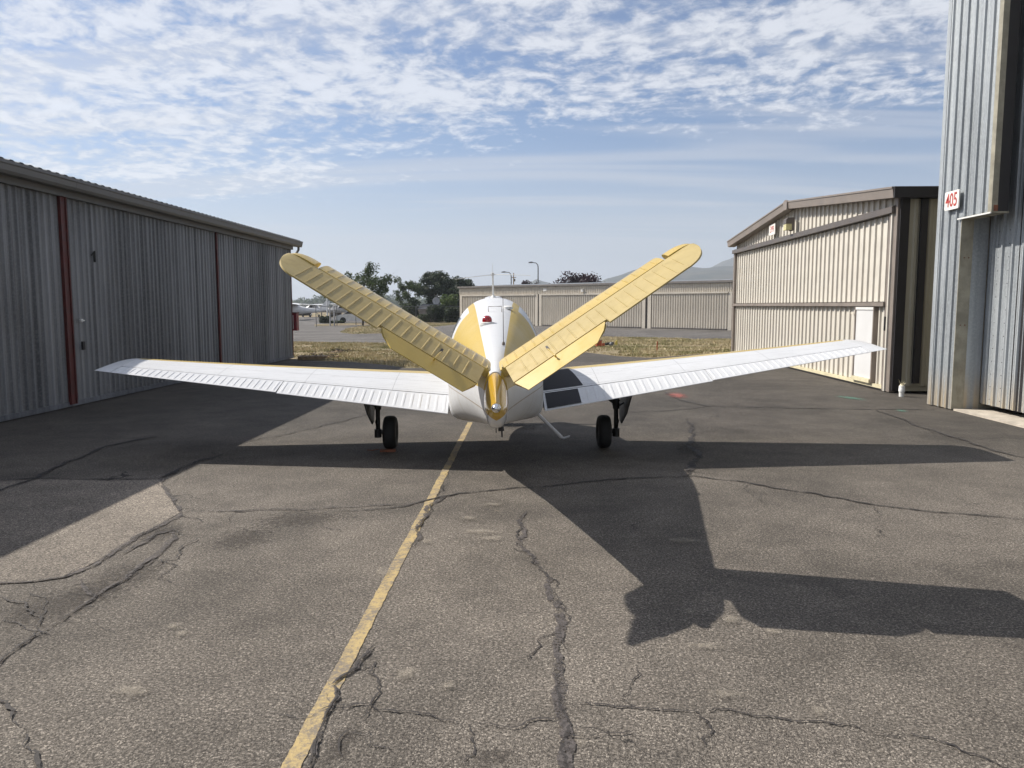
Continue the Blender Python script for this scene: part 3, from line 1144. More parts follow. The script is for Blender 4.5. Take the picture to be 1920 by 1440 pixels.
beige_hangar()
ws = empty('gable_number_sign', (7.72, 25.45, 4.34))
tag(ws, 'small white sign with red numerals under the beige gable', 'sign')
mb = MB().box(-.012, .012, -.30, .30, -.17, .17)
mb.build('plate', M['sign_white'], ws)
me = text_mesh('399', .34, .002, M['sign_red'], 'numerals')
inst('numerals', me, ws, (-.0145, 0, 0), (R(90), 0, R(-90)), (.8, .9, 1))
wl = empty('wall_light', (7.70, 23.55, 4.30))
tag(wl, 'bronze wall light with yellowed lens on the beige gable', 'wall light')
MB().prism([(-.20, .02), (-.20, .14), (-.14, .20), (.05, .20), (.05, .02)], -.14, .14, axis='y').build('housing', M['bronze'], wl)
MB().prism([(-.19, -.16), (-.19, .018), (.0, .018), (-.02, -.16)], -.12, .12, axis='y').build('lens', M['lamp_glass'], wl)
MB().box(-.018, .05, -.14, .14, -.18, .017).build('back_plate', M['bronze'], wl)

pp = at(1690, 748, 16.05)
pv = empty('drain_pipe', (pp.x, pp.y, 0))
tag(pv, 'short white plastic drain pipe standing beside the beige hangar', 'pipe')
MB().lathe([(.052, 0), (.052, .10), (.062, .105), (.062, .17), (.058, .175), (.058, .225), (.048, .23)], (0, 0, 0), 'z', 16).build('pipe', M['pvc'], pv, smooth=40)
MB().tube([(0, 0, .22), (.0, .01, .27)], [.05, .03], 10).build('cap', M['sill_cream'], pv)
mb = MB()
for k in range(10):
    t = k * .63
    mb.add([(math.cos(t) * .02, math.sin(t) * .02, .24), (math.cos(t + .8) * .02, math.sin(t + .8) * .02, .24), (math.cos(t) * .09, math.sin(t) * .07, .30 + .04 * (k % 3))], [(0, 1, 2)])
mb.build('torn_wrap', M['sill_cream'], pv, fix=False)


# ================================================================== the V-tail aircraft
BANK = R(1.45)
PLANE_LOC = tw(-.195, 10.2)
PLANE_RZ = TH + R(1.35)
GOLD = (.49, .350, .075)
WHITE = (.60, .607, .62)


def paint_plain(name, color, rough=.32, var=.04, dirt=None, dirt_amt=.3, grain=0.0):
    m, w, b = material(name)
    tc = w.n('ShaderNodeTexCoord').outputs['Object']
    n1 = w.noise(tc, 2.2, 5, .6)
    c = w.mix(w.remap(n1, .3, .7), tuple(x * (1 - var) for x in color), tuple(min(1, x * (1 + var)) for x in color))
    n2 = w.noise(tc, 9.0, 8, .72, .4)
    if dirt:
        c = w.mix(w.math('MULTIPLY', w.remap(n2, .50, .72), dirt_amt), c, dirt)
    w.t.links.new(c, b.inputs['Base Color'])
    w.t.links.new(w.remap(n2, .3, .7, rough - .06, rough + .14), b.inputs['Roughness'])
    b.inputs['Coat Weight'].default_value = .25
    b.inputs['Coat Roughness'].default_value = .15
    bp = w.n('ShaderNodeBump', inp={'Strength': .35, 'Distance': .004, 'Height': w.noise(tc, 3.5, 3, .5)})
    w.t.links.new(bp.outputs[0], b.inputs['Normal'])
    return m


M['ac_white'] = paint_plain('ac_white', WHITE, .36, .03, (.50, .50, .50), .5)
M['ac_gold'] = paint_plain('ac_gold', GOLD, .36, .06, (.45, .30, .09), .4)
M['ac_gold_skin'] = paint_plain('ac_gold_skin', (.40, .308, .115), .6, .07, (.30, .23, .09), .6)
M['ac_cone'] = paint_plain('ac_cone', (.46, .27, .02), .24, .06, (.36, .20, .02), .4)
M['walkway'] = simple('walkway', (.024, .024, .030), .85, var=.3, vscale=30, bump=.002, bscale=300)
M['beacon_red'] = simple('beacon_red', (.35, .008, .012), .15, coat=1.0)
M['chrome'] = simple('chrome', (.75, .75, .75), .12, 1.0, var=.03)
M['oleo'] = simple('oleo', (.022, .022, .022), .5, .3, var=.3, vscale=20)
M['gear_door'] = simple('gear_door', (.03, .03, .03), .5, var=.3, vscale=8)
M['ac_glass'] = simple('ac_glass', (.10, .14, .17), .06, var=.1, vscale=1.0, coat=1.0)
M['prop'] = simple('prop', (.05, .05, .05), .4, .3)


def fuselage_paint():
    m, w, b = material('fuselage_paint')
    tc = w.n('ShaderNodeTexCoord').outputs['Object']
    x, y, z = w.sep(tc)
    xs = w.math('ADD', x, w.math('MULTIPLY', z, math.tan(BANK)))
    ax = w.math('ABSOLUTE', xs)
    yc = w.math('MINIMUM', y, -.3)
    wid = w.math('ADD', w.math('MULTIPLY', w.math('ADD', yc, .3), .0490), .262)
    top_white = w.math('LESS_THAN', ax, wid)
    # window band, ahead of the rear quarter
    yb = w.math('ADD', w.math('MULTIPLY', w.math('SUBTRACT', z, 1.42), .55), -1.72)
    band = w.math('GREATER_THAN', y, yb)
    band = w.math('MULTIPLY', band, w.math('GREATER_THAN', z, 1.40))
    band = w.math('MULTIPLY', band, w.math('GREATER_THAN', ax, w.math('ADD', wid, .075)))
    zl = w.math('ADD', w.math('MULTIPLY', w.math('ADD', y, 1.5), -.045), 1.16)
    low_white = w.math('LESS_THAN', z, zl)
    wh = w.math('MAXIMUM', top_white, w.math('MAXIMUM', band, low_white))
    c = w.mix(wh, GOLD, WHITE)
    # thin brown pin line under the gold
    pin = w.math('LESS_THAN', w.math('ABSOLUTE', w.math('SUBTRACT', z, w.math('SUBTRACT', zl, .16))), .0045)
    c = w.mix(w.math('MULTIPLY', pin, .8), c, (.25, .16, .07))
    # oil and rain streaks low on the rear sides
    stn = w.noise(w.scalevec(tc, (0.2, 26, .35)), 1.0, 2, .5)
    mask = w.math('MULTIPLY', w.remap(z, 1.20, .9), w.remap(y, -.5, -1.4))
    c = w.mix(w.math('MULTIPLY', w.math('MULTIPLY', w.remap(stn, .62, .68), mask), .6), c, (.30, .24, .13))
    n2 = w.noise(tc, 5.0, 4, .6)
    c = w.mix(w.math('MULTIPLY', w.remap(n2, .55, .75), .10), c, (.55, .50, .40))
    lapd = w.remap(w.math('ABSOLUTE', w.math('SUBTRACT', w.math('FRACT', w.math('MULTIPLY', y, 1.9)), .5)), .007, .003)
    c = w.mix(w.math('MULTIPLY', lapd, .22), c, (.12, .11, .10))
    w.t.links.new(c, b.inputs['Base Color'])
    w.t.links.new(w.remap(w.noise(tc, 1.5, 3), .3, .7, .36, .46), b.inputs['Roughness'])
    b.inputs['Coat Weight'].default_value = .0
    b.inputs['Specular IOR Level'].default_value = .18
    b.inputs['Coat Roughness'].default_value = .1
    # skin panels: shallow lap lines every half metre and slight oil-canning
    yy = w.math('FRACT', w.math('MULTIPLY', y, 1.9))
    lap = w.remap(w.math('ABSOLUTE', w.math('SUBTRACT', yy, .5)), .0, .008)
    hb = w.math('ADD', w.math('MULTIPLY', lap, .25), w.noise(tc, 3.0, 1, .4))
    bp = w.n('ShaderNodeBump', inp={'Strength': .4, 'Distance': .004, 'Height': hb})
    w.t.links.new(bp.outputs[0], b.inputs['Normal'])
    return m


M['fuselage'] = fuselage_paint()


def wing_paint():
    m, w, b = material('wing_paint')
    tc = w.n('ShaderNodeTexCoord').outputs['Object']
    x, y, z = w.sep(tc)
    ax = w.math('ABSOLUTE', w.math('ADD', x, .02))
    u = w.math('SUBTRACT', ax, .55)
    yte = w.math('ADD', w.math('MULTIPLY', u, .1733), -1.20)
    yle = w.math('ADD', w.math('MULTIPLY', u, -.06), .93)
    t = w.math('DIVIDE', w.math('SUBTRACT', yle, y), w.math('SUBTRACT', yle, yte))
    lines = None
    for t0 in (.335, .53, .725):
        l = w.math('LESS_THAN', w.math('ABSOLUTE', w.math('SUBTRACT', t, t0)), .0016)
        lines = l if lines is None else w.math('MAXIMUM', lines, l)
    for x0 in (1.30, 2.42, 3.55):
        lines = w.math('MAXIMUM', lines, w.math('LESS_THAN', w.math('ABSOLUTE', w.math('SUBTRACT', ax, x0)), .0035))
    riv = w.math('LESS_THAN', w.math('ABSOLUTE', w.math('SUBTRACT', w.math('FRACT', w.math('MULTIPLY', ax, 22)), .5)), .12)
    rr = None
    for t0 in (.34, .525, .72):
        l = w.math('LESS_THAN', w.math('ABSOLUTE', w.math('SUBTRACT', t, t0)), .0032)
        rr = l if rr is None else w.math('MAXIMUM', rr, l)
    riv = w.math('MULTIPLY', riv, rr)
    n1 = w.noise(tc, 1.7, 5, .6)
    sm = w.noise(w.scalevec(tc, (1, 3.2, 1)), 3.4, 6, .68, .5)
    c = w.mix(w.remap(n1, .3, .7), tuple(q * .95 for q in WHITE), tuple(q * 1.03 for q in WHITE))
    c = w.mix(w.math('MULTIPLY', w.remap(sm, .46, .72), .55), c, (.47, .475, .48))
    c = w.mix(w.math('MULTIPLY', lines, .55), c, (.16, .16, .17))
    c = w.mix(w.math('MULTIPLY', riv, .35), c, (.25, .25, .26))
    w.t.links.new(c, b.inputs['Base Color'])
    w.t.links.new(w.remap(sm, .3, .7, .30, .46), b.inputs['Roughness'])
    bp = w.n('ShaderNodeBump', inp={'Strength': .35, 'Distance': .004, 'Height': w.noise(tc, 4.5, 2, .5)})
    w.t.links.new(bp.outputs[0], b.inputs['Normal'])
    return m


M['wing_paint'] = wing_paint()


def cone_paint():
    m, w, b = material('cone_paint')
    tc = w.n('ShaderNodeTexCoord').outputs['Object']
    x, y, z = w.sep(tc)
    k = w.math('ADD', z, w.math('MULTIPLY', w.math('ABSOLUTE', w.math('ADD', x, .03)), -.55))
    c = w.mix(w.math('GREATER_THAN', k, 1.145), WHITE, (.50, .30, .025))
    w.t.links.new(c, b.inputs['Base Color'])
    b.inputs['Roughness'].default_value = .22
    b.inputs['Coat Weight'].default_value = .6
    return m


M['cone'] = cone_paint()

FUS = [  # y, ztop, zbot, half width, z of max width, n top, n bottom
    (2.42, 1.30, .86, .30, 1.08, 2.2, 2.4),
    (2.25, 1.36, .76, .43, 1.06, 2.3, 2.6),
    (1.9, 1.43, .66, .51, 1.06, 2.4, 3.0),
    (1.4, 1.50, .59, .55, 1.06, 2.5, 3.2),
    (1.08, 1.54, .57, .565, 1.08, 2.5, 3.4),
    (.80, 1.72, .565, .57, 1.10, 2.4, 3.5),
    (.50, 1.885, .56, .57, 1.12, 2.3, 3.6),
    (.15, 1.975, .56, .57, 1.14, 2.3, 5.0),
    (-.25, 2.00, .56, .57, 1.15, 2.3, 6.0),
    (-.70, 1.99, .56, .565, 1.15, 2.25, 7.5),
    (-1.20, 1.95, .575, .558, 1.15, 2.2, 8.0),
    (-1.70, 1.89, .615, .515, 1.17, 2.15, 4.5),
    (-2.40, 1.79, .70, .42, 1.20, 2.1, 3.0),
    (-3.20, 1.67, .81, .305, 1.23, 2.1, 2.5),
    (-4.00, 1.56, .93, .19, 1.25, 2.1, 2.2),
    (-4.60, 1.475, 1.02, .105, 1.25, 2.1, 2.1),
    (-4.84, 1.442, 1.045, .088, 1.25, 2.1, 2.1),
]


def fus_sec(y):
    """smooth interpolation of the section table"""
    T = FUS
    if y >= T[0][0]: return T[0][1:]
    if y <= T[-1][0]: return T[-1][1:]
    for i in range(len(T) - 1):
        if T[i][0] >= y >= T[i + 1][0]:
            p0, p1, p2, p3 = T[max(0, i - 1)], T[i], T[i + 1], T[min(len(T) - 1, i + 2)]
            t = (y - p1[0]) / (p2[0] - p1[0])
            out = []
            for k in range(1, 7):
                m1 = (p2[k] - p0[k]) / (p2[0] - p0[0]) * (p2[0] - p1[0])
                m2 = (p3[k] - p1[k]) / (p3[0] - p1[0]) * (p2[0] - p1[0])
                h00, h10, h01, h11 = 2 * t ** 3 - 3 * t * t + 1, t ** 3 - 2 * t * t + t, -2 * t ** 3 + 3 * t * t, t ** 3 - t * t
                out.append(h00 * p1[k] + h10 * m1 + h01 * p2[k] + h11 * m2)
            return out


def fus_pt(y, ang, off=0.0):
    zt, zb, hw, zw, nt, nb = fus_sec(y)
    c, s = math.cos(ang), math.sin(ang)
    if c >= 0:
        n, h = nt, zt - zw
    else:
        n, h = nb, zw - zb
    xx = (hw + off) * (abs(s) ** (2 / n)) * (1 if s >= 0 else -1)
    zz = zw + (h + off) * (abs(c) ** (2 / n)) * (1 if c >= 0 else -1)
    return Vector((xx, y, zz))


def fus_x(y, z):
    zt, zb, hw, zw, nt, nb = fus_sec(y)
    if z >= zw:
        n, h = nt, zt - zw
    else:
        n, h = nb, zw - zb
    q = min(1, abs(z - zw) / h)
    return hw * (1 - q ** n) ** (1 / n)


def bank(v):
    c, s = math.cos(BANK), math.sin(BANK)
    return Vector((v.x * c - v.z * s, v.y, v.x * s + v.z * c))


AC = empty('v_tail_aircraft', (*PLANE_LOC, 0), PLANE_RZ)
tag(AC, 'white and gold V-tail light aircraft parked on the asphalt, seen from behind', 'aircraft')

# fuselage
mb = MB()
rows = []
N = 56
ys = []
y = FUS[0][0]
while y > FUS[-1][0]:
    ys.append(y)
    y -= .07
ys.append(FUS[-1][0])
for yy in ys:
    rows.append([fus_pt(yy, 2 * math.pi * k / N) for k in range(N)] + [fus_pt(yy, 0)])
mb.grid(rows)
mb.add(rows[0][:-1], [tuple(range(N))])
mb.add(rows[-1][:-1], [tuple(range(N - 1, -1, -1))])
mb.xform(bank)
fus = mb.build('fuselage', M['fuselage'], AC, smooth=45)
bm = bmesh.new(); bm.from_mesh(fus.data)
bmesh.ops.remove_doubles(bm, verts=bm.verts, dist=1e-5)
bmesh.ops.recalc_face_normals(bm, faces=bm.faces)
bm.to_mesh(fus.data); bm.free()
fus.data.polygons.foreach_set('use_smooth', [True] * len(fus.data.polygons))
fus.data.set_sharp_from_angle(angle=R(50))


# side windows, windscreen (glass patches following the skin)
def fus_patch(name, ya, yb, za, zb, side, mat, off=.004, slant=0.0, ny=10, nz=6):
    mb = MB()
    rows = []
    for i in range(nz + 1):
        z = za + (zb - za) * i / nz
        row = []
        for j in range(ny + 1):
            t = j / ny
            yv = ya + (yb - ya) * t + slant * (i / nz)
            row.append(Vector((side * (fus_x(yv, z) + off), yv, z)))
        rows.append(row)
    mb.grid(rows)
    mb.xform(bank)
    return mb.build(name, mat, fus, smooth=60)


for s in (-1, 1):
    fus_patch('window', .55, -.02, 1.42, 1.74, s, M['ac_glass'], slant=-.05)
    fus_patch('window', -.10, -.62, 1.42, 1.80, s, M['ac_glass'])
    fus_patch('window', -.70, -1.38, 1.45, 1.77, s, M['ac_glass'], slant=.10)
mb = MB()
rows = []
for i in range(9):
    yv = 1.04 - .5 * i / 8
    rows.append([fus_pt(yv, R(-58 + 116 * k / 20), .004) for k in range(21)])
mb.grid(rows)
mb.xform(bank)
mb.build('windscreen', M['ac_glass'], fus, smooth=60)

# tail cone and light
CONE = [(-4.82, 1.436, 1.044, .085), (-4.88, 1.434, 1.052, .084), (-4.98, 1.405, 1.064, .080), (-5.08, 1.355, 1.090, .068), (-5.16, 1.305, 1.130, .048), (-5.21, 1.272, 1.18, .026)]
mb = MB()
rows = []
for (yy, zt, zb, hw) in CONE:
    r_ = []
    for k in range(33):
        a = 2 * math.pi * k / 32
        hz = (zt - zb) / 2
        c, s = math.cos(a), math.sin(a)
        keel = 1.0
        if c > 0:                         # pinch the upper half into a ridge towards the light
            keel = 1 - c * min(.75, max(0, (-4.84 - yy) * 2.4))
        sx = s if c >= 0 else math.copysign(abs(s) ** .62, s)
        r_.append(Vector((hw * sx * keel, yy, (zt + zb) / 2 + hz * c)))
    rows.append(r_)
mb.grid(rows)
mb.add(rows[-1][:-1], [tuple(range(32))])
mb.add(rows[0][:-1], [tuple(range(31, -1, -1))])
mb.xform(bank)
cone = mb.build('tail_cone', M['cone'], AC, smooth=60)
mb = MB()
mb.lathe([(.0, .0), (.030, .0), (.032, -.02), (.027, -.045), (.015, -.062), (0, -.066)], (0, -5.205, 1.235), 'y', 16)
mb.xform(bank)
mb.build('tail_light', M['chrome'], cone, smooth=60)
mb = MB()
mb.tube([(0.035, -4.88, 1.06), (.035, -4.89, .985)], .006, 8)
mb.tube([(-.005, -4.78, 1.05), (-.005, -4.79, 1.0)], .004, 6)
mb.box(.01, .05, -4.92, -4.80, 1.032, 1.052)
mb.xform(bank)
mb.build('tie_down', M['near_black'], cone)


# ---------------------------------------------------------------- wings
def wing_frame(x):
    t = (x - .55) / 4.5
    yle = .93 + (.66 - .93) * t
    yte = -1.20 + (-.42 + 1.20) * t
    zte = .655 + (1.215 - .655) * t
    inc = R(3.8 + (1.0 - 3.8) * t)
    thick = .165 + (.12 - .165) * t
    return yle, yte, zte, inc, thick


def wing_pt(side, x, t, upper=True, off=0.0):
    yle, yte, zte, inc, th = wing_frame(x)
    ch = yle - yte
    yt = 5 * th * (.2969 * math.sqrt(max(t, 0)) - .1260 * t - .3516 * t * t + .2843 * t ** 3 - .1020 * t ** 4)
    p = .22
    cam = .026 * ((2 * p * t - t * t) / (p * p) if t < p else ((1 - 2 * p) + 2 * p * t - t * t) / ((1 - p) ** 2))
    h = (cam + (yt if upper else -yt)) * ch + (off if upper else -off)
    a = (1 - t) * ch
    return Vector((side * x, yte + a * math.cos(inc) - h * math.sin(inc) * 0, zte + a * math.sin(inc) + h))


TS = [0, .004, .012, .025, .045, .07, .10, .14, .18, .22, .27, .32, .38, .45, .52, .60, .68]
YEL_T = .32


def build_wing(side):
    TH_F = .755
    xs = [.50, .58, 1.0, 1.5, 2.0, 2.68, 3.2, 3.8, 4.4, 4.83]
    ts = TS + [.72, TH_F]
    mb = MB()
    rows = []
    for x in xs:
        up = [wing_pt(side, x, t, True) for t in reversed(ts)]
        lo = [wing_pt(side, x, t, False) for t in ts[1:]]
        rows.append(up + lo)
    nc = len(rows[0])
    vs = [p for r_ in rows for p in r_]
    nu = len(ts)
    b0 = len(mb.v)
    for i in range(len(rows) - 1):
        for j in range(nc - 1):
            tt = ts[nu - 1 - j] if j < nu else ts[j - nu + 1]
            tt2 = ts[nu - 1 - j - 1] if j + 1 < nu else ts[j + 1 - nu + 1]
            gold = max(tt, tt2) <= YEL_T + 1e-6
            q = (i * nc + j, i * nc + j + 1, (i + 1) * nc + j + 1, (i + 1) * nc + j)
            mb.add([vs[a] for a in q], [(0, 1, 2, 3)], 1 if gold else 0)
        # rear closing wall
        mb.add([rows[i][0], rows[i + 1][0], rows[i + 1][-1], rows[i][-1]], [(0, 1, 2, 3)], 2)
    mb.add(rows[0], [tuple(range(nc))])
    mb.add(rows[-1], [tuple(range(nc))])
    mb.xform(bank)
    w = mb.build('wing', [M['wing_paint'], M['ac_gold'], M['near_black']], AC, fix=False)
    bm = bmesh.new(); bm.from_mesh(w.data)
    bmesh.ops.remove_doubles(bm, verts=bm.verts, dist=2e-5)
    bmesh.ops.recalc_face_normals(bm, faces=bm.faces)
    bm.to_mesh(w.data); bm.free()
    w.data.polygons.foreach_set('use_smooth', [True] * len(w.data.polygons))
    w.data.set_sharp_from_angle(angle=R(40))
    w['label'] = ('right wing with black walkway at its root' if side > 0 else 'left wing of the aircraft, plain white with gold leading edge')

    # control surfaces with pressed beads
    def surface(name, x0, x1, t0, nb, droop=0.0, te=1.0):
        per = 10
        ni = nb * per
        cts = [t0, t0 + .012, t0 + .03, t0 + .06, t0 + .10, t0 + .15, t0 + .19, te - .028, te - .014, te]
        m2 = MB()
        for upper in (True, False):
            rr = []
            for i in range(ni + 1):
                u = i / ni
                ph = (u * nb) % 1.0
                ridge = max(0.0, math.sin(math.pi * min(1, max(0, (ph - .30) / .40))))
                ridge = min(1, ridge * 1.5)
                row = []
                for j, t in enumerate(cts):
                    x = x0 + (x1 - x0) * u
                    e = 0.0
                    if 2 <= j <= len(cts) - 3:
                        e = .0065 * ridge
                    p = wing_pt(side, x, t, upper, e + (.0005 if t < te else .001))
                    p.z -= droop * (t - t0)
                    row.append(p)
                rr.append(row)
            m2.grid(rr, flip=not upper)
            ends = rr
            if upper: up_r = rr
            else: lo_r = rr
        for k in (0, -1):
            m2.add(up_r[k] + lo_r[k][::-1], [tuple(range(2 * len(cts)))])
        m2.grid([[r_[0] for r_ in up_r], [r_[0] for r_ in lo_r]])
        m2.grid([[r_[-1] for r_ in up_r], [r_[-1] for r_ in lo_r]])
        m2.xform(bank)
        return m2.build(name, M['ac_white'], w, smooth=25)

    surface('flap', .575, 2.674, TH_F + .009, 21, .05)
    surface('aileron', 2.682, 4.824, TH_F + .009, 25, .0)
    # tip cap
    m3 = MB()
    rr = []
    tsf = TS + [.72, TH_F, .82, .90, 1.0]
    for k in range(7):
        a = k / 6 * math.pi / 2
        x = 4.835 + .215 * math.sin(a)
        f = max(.10, math.cos(a))
        yle, yte, zte, inc, th = wing_frame(4.835)
        row = []
        for up_, seq in ((True, list(reversed(tsf))), (False, tsf[1:])):
            for t in seq:
                pu, pl = wing_pt(side, x, t, True), wing_pt(side, x, t, False)
                mid = (pu + pl) / 2
                mid = pl.lerp(pu, .62)
                pp_ = mid + ((pu if up_ else pl) - mid) * f
                tt = t
                # leading edge of the tip rounds back
                pp_.y -= (1 - math.cos(a)) * .20 * (1 - t) ** 2
                row.append(pp_)
        rr.append(row)
    m3.grid(rr)
    m3.add(rr[-1], [tuple(range(len(rr[-1])))])
    m3.add(rr[0], [tuple(range(len(rr[0])))])
    m3.xform(bank)
    m3.build('wing_tip', M['ac_white'], w, smooth=50)
    if side > 0:
        m4 = MB()
        rows = []
        for i in range(13):
            t = .30 + (.735 - .30) * i / 12
            row = []
            for j in range(7):
                xa, xb = .50, 1.00 + .10 * (t - .30) / .435
                row.append(wing_pt(1, xa + (xb - xa) * j / 6, t, True, .0035))
            rows.append(row)
        m4.grid(rows)
        m4.xform(bank)
        m4.build('walkway', M['walkway'], w, smooth=40)
        m4 = MB()
        rows = []
        for i in range(7):
            t = TH_F + .03 + (.985 - TH_F - .03) * i / 6
            rows.append([wing_pt(1, .605 + (1.02 - .605) * j / 5, t, True, .0095) - Vector((0, 0, .05 * (t - TH_F))) for j in range(6)])
        m4.grid(rows)
        m4.xform(bank)
        m4.build('walkway', M['walkway'], w, smooth=40)
    return w


for s in (-1, 1):
    build_wing(s)

# ---------------------------------------------------------------- V tail
GAMMA = R(32.9)
L_ST = 1.585
HX, HY, HZ = .078, -4.74, 1.432
DROOP = R(13.5)


def stab_map(side):
    S = Vector((side * math.cos(GAMMA), 0, math.sin(GAMMA)))
    A = Vector((0, -1, 0))
    Nn = Vector((-side * math.sin(GAMMA), 0, math.cos(GAMMA)))
    O = Vector((side * HX, HY, HZ))
    return lambda s, c, n: bank(O + S * s + A * c + Nn * n)


def droop(c, n, ang):
    return c * math.cos(ang) - n * -math.sin(ang), n * math.cos(ang) - c * math.sin(ang)


def bead(s, n, L, h, wdt=.15):
    ph = (s / L * n) % 1.0
    r_ = max(0.0, math.sin(math.pi * min(1, max(0, (ph - .5 + wdt / 2) / wdt))))
    return h * min(1, r_ * 1.6)


def build_stab(side):
    P = stab_map(side)
    NB = 20
    span_st = L_ST - .20
    # fixed surface
    mb = MB()
    ni = NB * 20
    rows_u, rows_l = [], []
    cs = [0, .03, .08, .16, .26, .38, .52, .66, .80, .90, .96, 1.0]      # from hinge (0) to leading edge (1)
    for i in range(ni + 1):
        s = (span_st + .05) * i / ni - .07
        cf = .62 + (.44 - .62) * s / L_ST
        ru, rl = [], []
        for k in cs:
            hth = .030 + (.068 - .030) * math.sin(min(1, k / .5) * math.pi / 2) if k < .5 else .068 * math.sqrt(max(0, 1 - ((k - .5) / .5) ** 2.2))
            hth *= 1 - .25 * s / L_ST
            e = bead(s, NB, L_ST, .005) if .05 < k < .5 else 0
            ru.append(P(s, -cf * k, hth + e))
            rl.append(P(s, -cf * k, -hth))
        rows_u.append(ru)
        rows_l.append(rl)
    mb.grid(rows_u)
    mb.grid(rows_l, flip=True)
    mb.grid([[r_[0] for r_ in rows_u], [r_[0] for r_ in rows_l]])
    mb.add(rows_u[0] + rows_l[0][::-1], [tuple(range(2 * len(cs)))])
    mb.add(rows_u[-1] + rows_l[-1][::-1], [tuple(range(2 * len(cs)))])
    st = mb.build('stabilizer', M['ac_gold'], AC, smooth=28)
    st['label'] = 'gold %s half of the V tail' % ('right' if side > 0 else 'left')

    # moving surface
    CH = .40
    CT = .305                     # where the tab is let in
    S_TAB = .75
    mb = MB()
    ni = NB * 26
    rows_u, rows_l = [], []
    for i in range(ni + 1):
        s = L_ST * i / ni
        ch = CH - .05 * s / L_ST
        if s < S_TAB:
            ch = CT
        r0 = .20
        if s > L_ST - r0:
            q = (s - (L_ST - r0)) / r0
            ch = ch * math.sqrt(max(.0, 1 - q ** 2.3)) + .004
        ru, rl = [], []
        for k in (0, .04, .10, .2, .35, .55, .75, .90, .96, 1.0):
            c = ch * k
            hth = .030 * (1 - c / CH * .88) * (1 - .25 * s / L_ST)
            if s > L_ST - r0:
                hth *= max(.12, math.sqrt(max(0, 1 - ((s - (L_ST - r0)) / r0) ** 4)))
            e = bead(s, NB, L_ST, .0040) if (.1 < k < .95 and .06 < s < L_ST - .14) else 0
            cu, nu_ = droop(c + .012, hth + e, DROOP)
            ru.append(P(s + .012, cu, nu_))
            cu, nu_ = droop(c + .012, -hth - e, DROOP)
            rl.append(P(s + .012, cu, nu_))
        rows_u.append(ru)
        rows_l.append(rl)
    mb.grid(rows_u)
    mb.grid(rows_l, flip=True)
    mb.grid([[r_[0] for r_ in rows_u], [r_[0] for r_ in rows_l]])
    mb.grid([[r_[-1] for r_ in rows_u], [r_[-1] for r_ in rows_l]])
    mb.add(rows_u[0] + rows_l[0][::-1], [tuple(range(len(rows_u[0]) * 2))])
    mb.add(rows_u[-1] + rows_l[-1][::-1], [tuple(range(len(rows_u[0]) * 2))])
    el = mb.build('ruddervator', M['ac_gold_skin'], st, smooth=25)

    # balance horn at the tip, swinging with the moving surface
    mb = MB()
    rows_u, rows_l = [], []
    for i in range(13):
        q = i / 12
        s = L_ST - .185 + .185 * q
        cf = .18 * math.sqrt(max(0.02, 1 - max(0, (q - .2) / .8) ** 2.2))
        ru, rl = [], []
        for k in (0, .1, .25, .45, .65, .82, .93, 1.0):
            hth = .032 * math.sqrt(max(0.0, 1 - k ** 2.4)) * math.sqrt(max(.05, 1 - q ** 3))
            cu, nu_ = droop(-cf * k + .010, hth, DROOP)
            ru.append(P(s, cu, nu_))
            cu, nu_ = droop(-cf * k + .010, -hth, DROOP)
            rl.append(P(s, cu, nu_))
        rows_u.append(ru)
        rows_l.append(rl)
    mb.grid(rows_u)
    mb.grid(rows_l, flip=True)
    mb.grid([[r_[0] for r_ in rows_u], [r_[0] for r_ in rows_l]])
    mb.add(rows_u[0] + rows_l[0][::-1], [tuple(range(16))])
    mb.add(rows_u[-1] + rows_l[-1][::-1], [tuple(range(16))])
    mb.build('balance_horn', M['ac_gold'], st, smooth=40)

    # trim tab
    mb = MB()
    rows_u, rows_l = [], []
    TA = DROOP + R(9)
    c0, n0 = droop(CT + .026, -.004, DROOP)
    TC = .168
    for i in range(25):
        q = i / 24
        ru, rl = [], []
        for k in (0, .08, .5, .92, 1.0):
            c = TC * k
            s0 = .015 + .055 * k
            s1 = S_TAB - .01 - (.13 * max(0, (k - .25) / .75))
            s = s0 + (s1 - s0) * q
            hth = .012 * (1 - .8 * k)
            cu, nu_ = droop(c, hth, TA)
            ru.append(P(s, c0 + cu, n0 + nu_))
            cu, nu_ = droop(c, -hth, TA)
            rl.append(P(s, c0 + cu, n0 + nu_))
        rows_u.append(ru)
        rows_l.append(rl)
    mb.grid(rows_u)
    mb.grid(rows_l, flip=True)
    mb.grid([[r_[0] for r_ in rows_u], [r_[0] for r_ in rows_l]])
    mb.grid([[r_[-1] for r_ in rows_u], [r_[-1] for r_ in rows_l]])
    mb.add(rows_u[0] + rows_l[0][::-1], [tuple(range(10))])
    mb.add(rows_u[-1] + rows_l[-1][::-1], [tuple(range(10))])
    mb.build('trim_tab', M['ac_gold'], st, smooth=40)
    # dark shroud seen through the tab gap
    mb = MB()
    g_ = []
    for cc in (CT - .01, CT + .05):
        row = []
        for ss in (.02, S_TAB - .012):
            cu, nu_ = droop(cc, -.006, DROOP)
            row.append(P(ss, cu, nu_))
        g_.append(row)
    mb.grid(g_)
    mb.grid([[v - Vector((0, 0, .002)) for v in r_] for r_ in g_], flip=True)
    mb.build('tab_shroud', M['near_black'], st, fix=False)
    # tab push rod and its slot
    def D(s, c, n):
        cu, nu_ = droop(c, n, DROOP)
        return P(s, cu, nu_)
    mb = MB()
    mb.tube([D(.33, .20, .030), D(.335, .285, .030), D(.34, .385, .018)], .0045, 6)
    mb.tube([D(.34, .375, .010), D(.34, .385, .032)], .007, 6)
    mb.build('tab_rod', M['ac_gold'], st)
    mb = MB()
